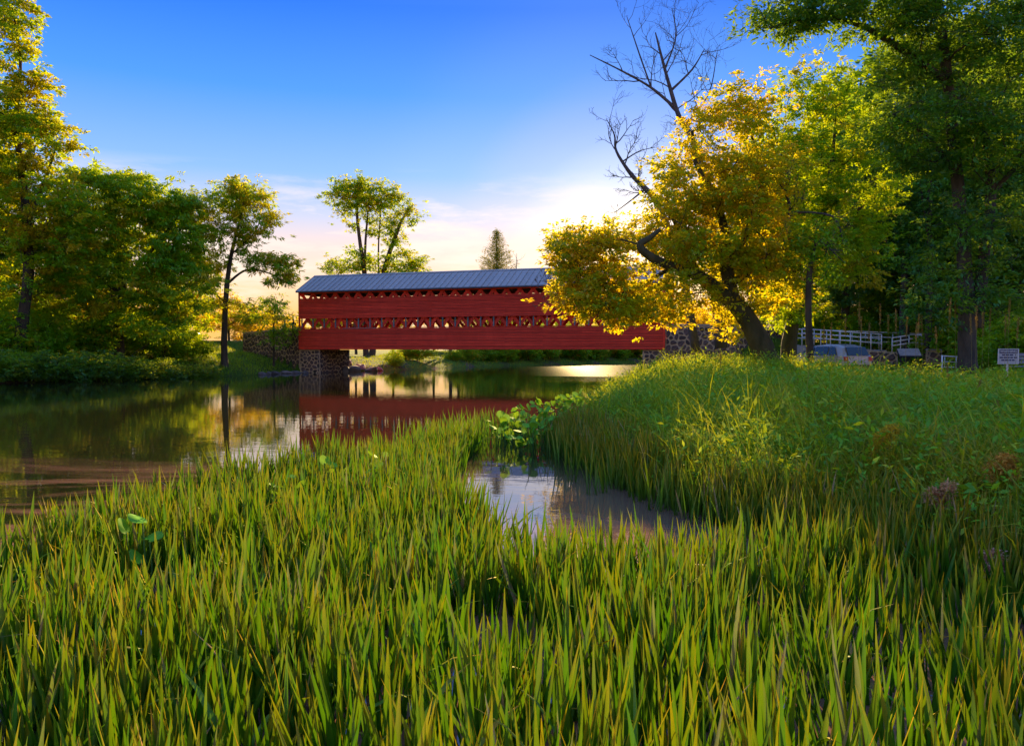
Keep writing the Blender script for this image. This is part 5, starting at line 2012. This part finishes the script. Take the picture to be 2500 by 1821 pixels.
def build_ramp():
    # ramp slab behind the stone walls
    a, b = at(1880, 838, 57), at(2165, 855, 52)
    c, d = at(2165, 855, 52) + Vector((0, 2.0, 0)), at(1880, 838, 57) + Vector((0, 2.0, 0))
    m = MB()
    m.poly_prism([a - Vector((0, 0, 1.8)), b - Vector((0, 0, 1.8)), c - Vector((0, 0, 1.8)), d - Vector((0, 0, 1.8))], (0, 0, 1.8))
    for i, z in enumerate((a.z, b.z, c.z, d.z)):
        m.v[4 + i].z = z
    o = m.build('ramp', M['concrete'])
    tag(o, 'pale concrete footpath ramp sloping down from the bridge behind the car', 'ramp', kind='thing')
    railing('ramp_railing', 'long pale metal railing at the back of the ramp', at(1872, 836, 59.0), at(2285, 857, 51.5), 1.08, 3, 14)
    railing('ramp_railing', 'pale metal railing sloping down the front of the ramp', at(1958, 836, 56), at(2152, 853, 52.0), 0.98, 3, 9)
    railing('ramp_railing', 'short pale metal railing rising to the right end of the ramp', at(2178, 857, 51), at(2240, 848, 50.3), 0.85, 3, 4)
    railing('ramp_railing', 'pale metal railing closing the right end of the ramp', at(2236, 856, 50.3), at(2284, 856, 49.6), 1.0, 3, 3)
    # pipe gate with rounded corners
    p0 = at(2300, 896, 44)
    o = empty('pipe_gate', p0)
    tag(o, 'small pale pipe gate with rounded corners beside the stone pier', 'gate')
    w, h, r = 1.1, .56, .12
    pts = [Vector((0, 0, 0)), Vector((w - r, 0, -.04)), Vector((w - .03, 0, .06)), Vector((w, 0, r)), Vector((w, 0, h - r)), Vector((w - .03, 0, h - .05)), Vector((w - r, 0, h)), Vector((0, 0, h + .06))]
    MB().tube(pts, .03, 6).build('frame', M['rail'], o, smooth=True)
    MB().tube([(0, 0, h * .52), (w, 0, h * .48)], .025, 6).build('rail', M['rail'], o, smooth=True)
    for x in (.14, .78):
        MB().tube([(x, 0, -.02), (x, 0, h + .02)], .022, 6).build('post', M['rail'], o, smooth=True)
    MB().tube([(0, 0, -1.0), (0, 0, h + .1)], .045, 8).build('post', M['rail'], o, smooth=True)
    # slanted visitor panel on two legs
    c = at(2220, 860, 46)
    o = empty('information_panel', (c.x, c.y, gz(c.x, c.y)))
    tag(o, 'slanted tan information panel on posts in front of the ramp railing', 'information panel')
    zc = c.z - o.location.z
    rot = Matrix.Rotation(R(48), 3, 'X') @ Matrix.Rotation(R(0), 3, 'Z')
    MB().box((0, 0, zc), (1.25, .55, .04), rot).build('panel', M['panel'], o)
    MB().box((0, .012, zc - .05), (1.32, .62, .04), rot).build('frame', M['black'], o)
    for x in (-.45, .45):
        MB().tube([(x, .1, -.3), (x, .1, zc - .06)], .045, 8).build('leg', M['black'], o)


def text_mesh(body, size, name, mat, parent, loc, rot):
    cu = bpy.data.curves.new(name, 'FONT')
    cu.body = body
    cu.size = size
    cu.align_x = 'CENTER'
    cu.align_y = 'CENTER'
    cu.extrude = .002
    cu.offset = .004
    t = bpy.data.objects.new(name, cu)
    C.objects.link(t)
    dg = bpy.context.evaluated_depsgraph_get()
    me = bpy.data.meshes.new_from_object(t.evaluated_get(dg))
    bpy.data.objects.remove(t)
    me.materials.clear()
    o = link(name, me, mat, parent)
    o.location = loc
    o.rotation_euler = rot
    return o


def build_sign():
    d = 24.0
    c = at(2460, 870, d)
    o = empty('warning_sign', (c.x, c.y, gz(c.x, c.y)))
    o.rotation_euler = (R(2), 0, R(-6))
    tag(o, 'white warning sign with dark lettering standing beyond the grass at right', 'sign')
    z = c.z - o.location.z
    w, h = .60, .47
    MB().box((0, 0, z), (w, .02, h)).build('board', M['sign_white'], o)
    MB().box((0, -.012, z + .15), (w * .86, .004, .115)).build('header', M['sign_dark'], o)
    text_mesh('WARNING', .10, 'lettering', M['sign_white'], o, (0, -.016, z + .15), (R(90), 0, 0))
    rd = random.Random(5)
    for k, (zz, wd) in enumerate(((.045, .36), (-.035, .50), (-.115, .40))):
        x = -wd / 2
        while x < wd / 2:
            ww = rd.uniform(.05, .11)
            MB().box((x + ww / 2, -.012, z + zz), (min(ww, wd / 2 - x), .004, .042)).build('lettering', M['sign_dark'], o)
            x += ww + .018
    for s in (-1, 1):
        MB().box((s * (w / 2 - .01), -.011, z), (.012, .003, h - .02)).build('border', M['sign_dark'] if False else M['rail'], o)
    MB().tube([(0, .035, -.3), (0, .035, z + h / 2 - .03)], .03, 8).build('post', M['rail'], o)
    # slatted bench beside it, cut by the picture edge
    c = at(2496, 915, 27.0)
    g = gz(c.x, c.y)
    o = empty('slatted_bench', (c.x, c.y, g), R(8))
    tag(o, 'weathered grey slatted bench at the right edge below the warning sign', 'bench')
    z = c.z - g
    zs = .42
    for k in range(3):
        MB().box((0, -.22 + k * .15, zs), (1.3, .13, .04)).build('seat_slat', M['grey_wood'], o)
    for k in range(3):
        MB().box((0, .20 + k * .03, zs + .14 + k * .13), (1.3, .035, .10)).build('back_slat', M['grey_wood'], o)
    for x in (-.52, .52):
        MB().box((x, -.2, zs / 2 - .12), (.06, .06, zs + .2)).build('leg', M['black'], o)
        MB().box((x, .26, zs / 2 + .12), (.06, .06, zs + .75)).build('leg', M['black'], o)


def build_car(name, label, loc, rz, paint):
    """hatchback: lofted body with arches cut by dark wheels, glasshouse, lamps; nose along +X"""
    o = empty(name, loc, rz)
    tag(o, label, 'car')
    # sections along x: (x, half width, z bottom, z shoulder, z roof, roof half width)
    S = [(-2.05, .74, .42, .86, .95, .66), (-1.98, .82, .32, .92, 1.12, .66), (-1.75, .86, .28, .95, 1.38, .62), (-1.3, .88, .26, .96, 1.48, .60), (-.5, .89, .25, .95, 1.51, .60), (.3, .89, .25, .94, 1.44, .60),
         (.85, .88, .25, .94, 1.16, .64), (1.2, .87, .26, .93, .97, .70), (1.7, .83, .28, .86, .89, .68), (2.0, .72, .36, .72, .76, .60), (2.08, .60, .44, .60, .64, .5)]
    ring = lambda x, w, zb, zs, zr, rw: [(x, -w * .9, zb), (x, -w, zb + .12), (x, -w, (zb + zs) / 2 + .08), (x, -w * .97, zs), (x, -rw, zr - .06), (x, -rw * .75, zr), (x, rw * .75, zr), (x, rw, zr - .06), (x, w * .97, zs), (x, w, (zb + zs) / 2 + .08), (x, w, zb + .12), (x, w * .9, zb)]
    v, f = [], []
    for s in S:
        v += ring(*s)
    n = 12
    for i in range(len(S) - 1):
        for k in range(n):
            f.append((i * n + k, i * n + (k + 1) % n, (i + 1) * n + (k + 1) % n, (i + 1) * n + k))
    f.append(tuple(range(n)))
    f.append(tuple(range(len(S) * n - 1, len(S) * n - n - 1, -1)))
    body = link('body', py_mesh('body', v, [tuple(reversed(q)) for q in f]), paint, o)
    for y in (-1, 1):
        out = lambda x, zt, dz: (x, y * (.885 - (zt - .95) / .5 * .26 + .012), zt)
        MB().poly_prism([out(-1.0, 1.0, 0), out(-.05, 1.0, 0), out(-.05, 1.40, 0), out(-.92, 1.40, 0)], (0, y * .012, 0)).build('side_window', M['glass'], o)
        MB().poly_prism([out(.03, 1.0, 0), out(.85, 1.0, 0), out(.72, 1.08, 0), out(.32, 1.36, 0), out(.03, 1.39, 0)], (0, y * .012, 0)).build('side_window', M['glass'], o)
        MB().poly_prism([out(-1.62, 1.02, 0), out(-1.08, 1.0, 0), out(-1.0, 1.39, 0), out(-1.3, 1.38, 0)], (0, y * .012, 0)).build('side_window', M['glass'], o)
        MB().box((-2.02, y * .68, .83), (.10, .20, .20)).build('tail_lamp', M['tail'], o)
        MB().box((1.93, y * .55, .70), (.12, .24, .12)).build('headlamp', M['sign_white'], o)
        for x in (-1.28, 1.30):
            w = MB().tube([(x, y * .70, .32), (x, y * .90, .32)], .32, 20).build('wheel', M['tyre'], o, smooth=False)
            MB().tube([(x, y * .895, .32), (x, y * .905, .32)], .20, 16).build('rim', M['rim'], w)
        MB().box((.55, y * .98, 1.0), (.10, .16, .12)).build('mirror', paint, o)
    MB().poly_prism([(-2.06, -.60, .98), (-2.06, .60, .98), (-1.83, .54, 1.36), (-1.83, -.54, 1.36)], (-.03, 0, .012)).build('rear_window', M['glass'], o)
    MB().poly_prism([(.95, -.62, 1.10), (.95, .62, 1.10), (.36, .55, 1.44), (.36, -.55, 1.44)], (.03, 0, .02)).build('windscreen', M['glass'], o)
    MB().box((-2.06, 0, .48), (.10, 1.5, .16)).build('bumper', M['black'], o)
    MB().box((-2.105, 0, .72), (.02, .42, .11)).build('number_plate', M['sign_white'], o)
    return o


def person(label, loc, face, shirt, legs, hair, h=1.72, arm=0.2):
    """standing figure: one skinned surface, hair as a child; faces +Y before turning"""
    o = empty('person', loc, face)
    tag(o, label, 'person')
    s = h / 1.75
    J = {'pel': (0, 0, .95), 'wa': (0, .0, 1.10), 'ch': (0, .01, 1.32), 'nk': (0, 0, 1.49), 'hd': (0, .02, 1.60), 'tp': (0, .02, 1.74), 'nose': (0, .09, 1.615)}
    rad = {'pel': (.155, .11), 'wa': (.135, .10), 'ch': (.165, .115), 'nk': (.055, .055), 'hd': (.085, .095), 'tp': (.05, .06), 'nose': (.018, .018)}
    Ed = [('pel', 'wa'), ('wa', 'ch'), ('ch', 'nk'), ('nk', 'hd'), ('hd', 'tp'), ('hd', 'nose')]
    for sd, x in (('l', -1), ('r', 1)):
        for nm, p, r in (('sh', (.19 * x, 0, 1.42), .06), ('el', (.25 * x, -.02, 1.14), .045), ('wr', (.24 * x, arm, .96), .032), ('ha', (.24 * x, arm + .07, .91), .04), ('fi', (.235 * x, arm + .13, .85), .018), ('th', (.205 * x, arm + .11, .90), .015),
                         ('hp', (.095 * x, 0, .88), .095), ('kn', (.10 * x, .02, .49), .062), ('an', (.10 * x, -.02, .09), .042), ('to', (.115 * x, .14, .035), .035)):
            J[nm + sd] = p
            rad[nm + sd] = (r, r)
        for a, b in (('ch', 'sh'), ('sh', 'el'), ('el', 'wr'), ('wr', 'ha'), ('ha', 'fi'), ('ha', 'th'), ('pel', 'hp'), ('hp', 'kn'), ('kn', 'an'), ('an', 'to')):
            Ed.append(((a if a in ('ch', 'pel') else a + sd), b + sd))
    names = list(J)
    me = bpy.data.meshes.new('body')
    me.from_pydata([tuple(c * s for c in J[k]) for k in names], [(names.index(a), names.index(b)) for a, b in Ed], [])
    t = bpy.data.objects.new('body_tmp', me)
    C.objects.link(t)
    sk = t.modifiers.new('skin', 'SKIN')
    sv = me.skin_vertices[0].data
    for i, k in enumerate(names):
        sv[i].radius = (rad[k][0] * s, rad[k][1] * s)
        sv[i].use_root = (k == 'pel')
    sb = t.modifiers.new('sub', 'SUBSURF')
    sb.levels = 1
    dg = bpy.context.evaluated_depsgraph_get()
    bm = bpy.data.meshes.new_from_object(t.evaluated_get(dg))
    bpy.data.objects.remove(t)
    bm.name = 'body'
    bm.materials.clear()
    for mm in (M['skin'], shirt, legs, M['black']):
        bm.materials.append(mm)
    for p in bm.polygons:
        c = p.center / s
        p.use_smooth = True
        ax = abs(c.x)
        if c.z > 1.475 and ax < .12:
            i = 0
        elif ax > .19 and c.z < 1.12:
            i = 0
        elif c.z > .98:
            i = 1
        elif c.z > .11:
            i = 2
        else:
            i = 3
        p.material_index = i
    link('body', bm, None, o)
    # hair cap
    v, f = [], []
    m = 10
    for r_ in range(5):
        ph = r_ / 4 * 1.75
        for k in range(m):
            a = 2 * math.pi * k / m
            dr = .112 if math.sin(a) < .45 else .10
            zz = math.cos(ph)
            if math.sin(a) > .45 and ph > 1.2:
                zz = math.cos(1.2)
            v.append((math.sin(ph) * math.cos(a) * .098 * s, (.012 + math.sin(ph) * math.sin(a) * dr) * s, (1.645 + zz * .118) * s))
    for r_ in range(4):
        for k in range(m):
            f.append((r_ * m + k, (r_ + 1) * m + k, (r_ + 1) * m + (k + 1) % m, r_ * m + (k + 1) % m))
    link('hair', py_mesh('hair', v, f, True), hair, o)
    return o


def rock(name, label, loc, s, seed, group=None):
    rd = random.Random(seed)
    bm = bmesh.new()
    bmesh.ops.create_icosphere(bm, subdivisions=2, radius=1)
    off = Vector((rd.uniform(0, 50), rd.uniform(0, 50), rd.uniform(0, 50)))
    for v in bm.verts:
        p = v.co.copy()
        f = 1 + .38 * mnoise.noise(p * 1.1 + off) + .16 * mnoise.noise(p * 2.7 + off)
        v.co = Vector((p.x * s[0], p.y * s[1], p.z * s[2])) * f
    me = bpy.data.meshes.new(name)
    bm.to_mesh(me)
    bm.free()
    o = link(name, me, M['rock'])
    o.location = loc
    o.rotation_euler = (rd.uniform(-.2, .2), rd.uniform(-.2, .2), rd.uniform(0, 6.28))
    tag(o, label, 'rock', group)


def build_props():
    build_ramp()
    build_sign()
    # parking lot
    n = 26
    xs, ys = np.linspace(12, 42, n), np.linspace(26, 49, n)
    v, f, idx = [], [], {}
    PP = LOT
    for j in range(n - 1):
        for i in range(n - 1):
            cx, cy = (xs[i] + xs[i + 1]) / 2, (ys[j] + ys[j + 1]) / 2
            if poly_sd([(cx, cy)], PP)[0] < 0:
                q = []
                for a, b in ((i, j), (i + 1, j), (i + 1, j + 1), (i, j + 1)):
                    if (a, b) not in idx:
                        idx[(a, b)] = len(v)
                        v.append((xs[a], ys[b], 0.72))
                    q.append(idx[(a, b)])
                f.append(tuple(q))
    lot = link('parking_lot', py_mesh('parking_lot', v, f), M['asphalt'])
    tag(lot, 'grey asphalt parking lot behind the bank grass', kind='structure')
    c = at(2020, 880, 38)
    build_car('parked_car', 'silver hatchback with red tail lamps parked behind the grass', (c.x, 38, 0.72), R(108), M['silver'])
    c = at(440, 800, 92)
    build_car('parked_car', 'pale car glimpsed through the left bank trees', (c.x, 92, max(gz(c.x, 92), c.z - 1.35)), R(10), M['white_paint'])
    # people on the left approach and inside the bridge
    p = A0 - E * 1.9 + NV * 1.6
    person('person in black shirt standing at left bridge entrance', (p.x + .25, p.y, DECK), R(170), M['shirt_black'], M['jeans'], M['hair'], 1.74)
    p = A0 - E * 2.75 + NV * 2.0
    person('person in rose shirt behind bush at left bridge entrance', (p.x, p.y, DECK), R(100), M['shirt_pink'], M['jeans'], M['hair_grey'], 1.66)
    p = A0 + E * 4.6 + NV * 1.4
    person('grey haired person in pale shirt inside the bridge behind the lattice', (p.x, p.y, DECK), R(150), M['shirt_grey'], M['jeans'], M['hair_grey'], 1.70)
    # rocks beside the left abutment
    spots = [(792, 893, 69, .9, .5), (812, 898, 69.5, .8, .4), (835, 900, 70, 1.0, .45), (862, 905, 70.5, .9, .4), (905, 905, 71, .9, .35), (780, 880, 70.5, .8, .6), (800, 875, 71.5, 1.0, .6), (845, 888, 72, .9, .5), (925, 903, 72.5, .6, .3), (880, 898, 72.5, .8, .4)]
    for i, (px, py, d, s, h) in enumerate(spots):
        q = at(px, py, d)
        rock('boulder', 'rough grey boulder piled at the foot of the left abutment', (q.x, d, max(.05, min(q.z, gz(q.x, d) + .25))), (s * .8, s * .6, h), 50 + i, 'boulders at the left abutment')
    for i, (px, d, s) in enumerate(((700, 64.3, .5), (722, 64.8, .6), (745, 64.6, .45), (672, 62.8, .5), (655, 61.8, .35), (640, 61.3, .4))):
        x = (px - CX) / FPX * d
        rock('shore_rock', 'flat pale rock at the water line below the left wing wall', (x, d, .04), (s, s * .6, .18), 80 + i, 'rocks along the left water line')


build_props()
ordinals()
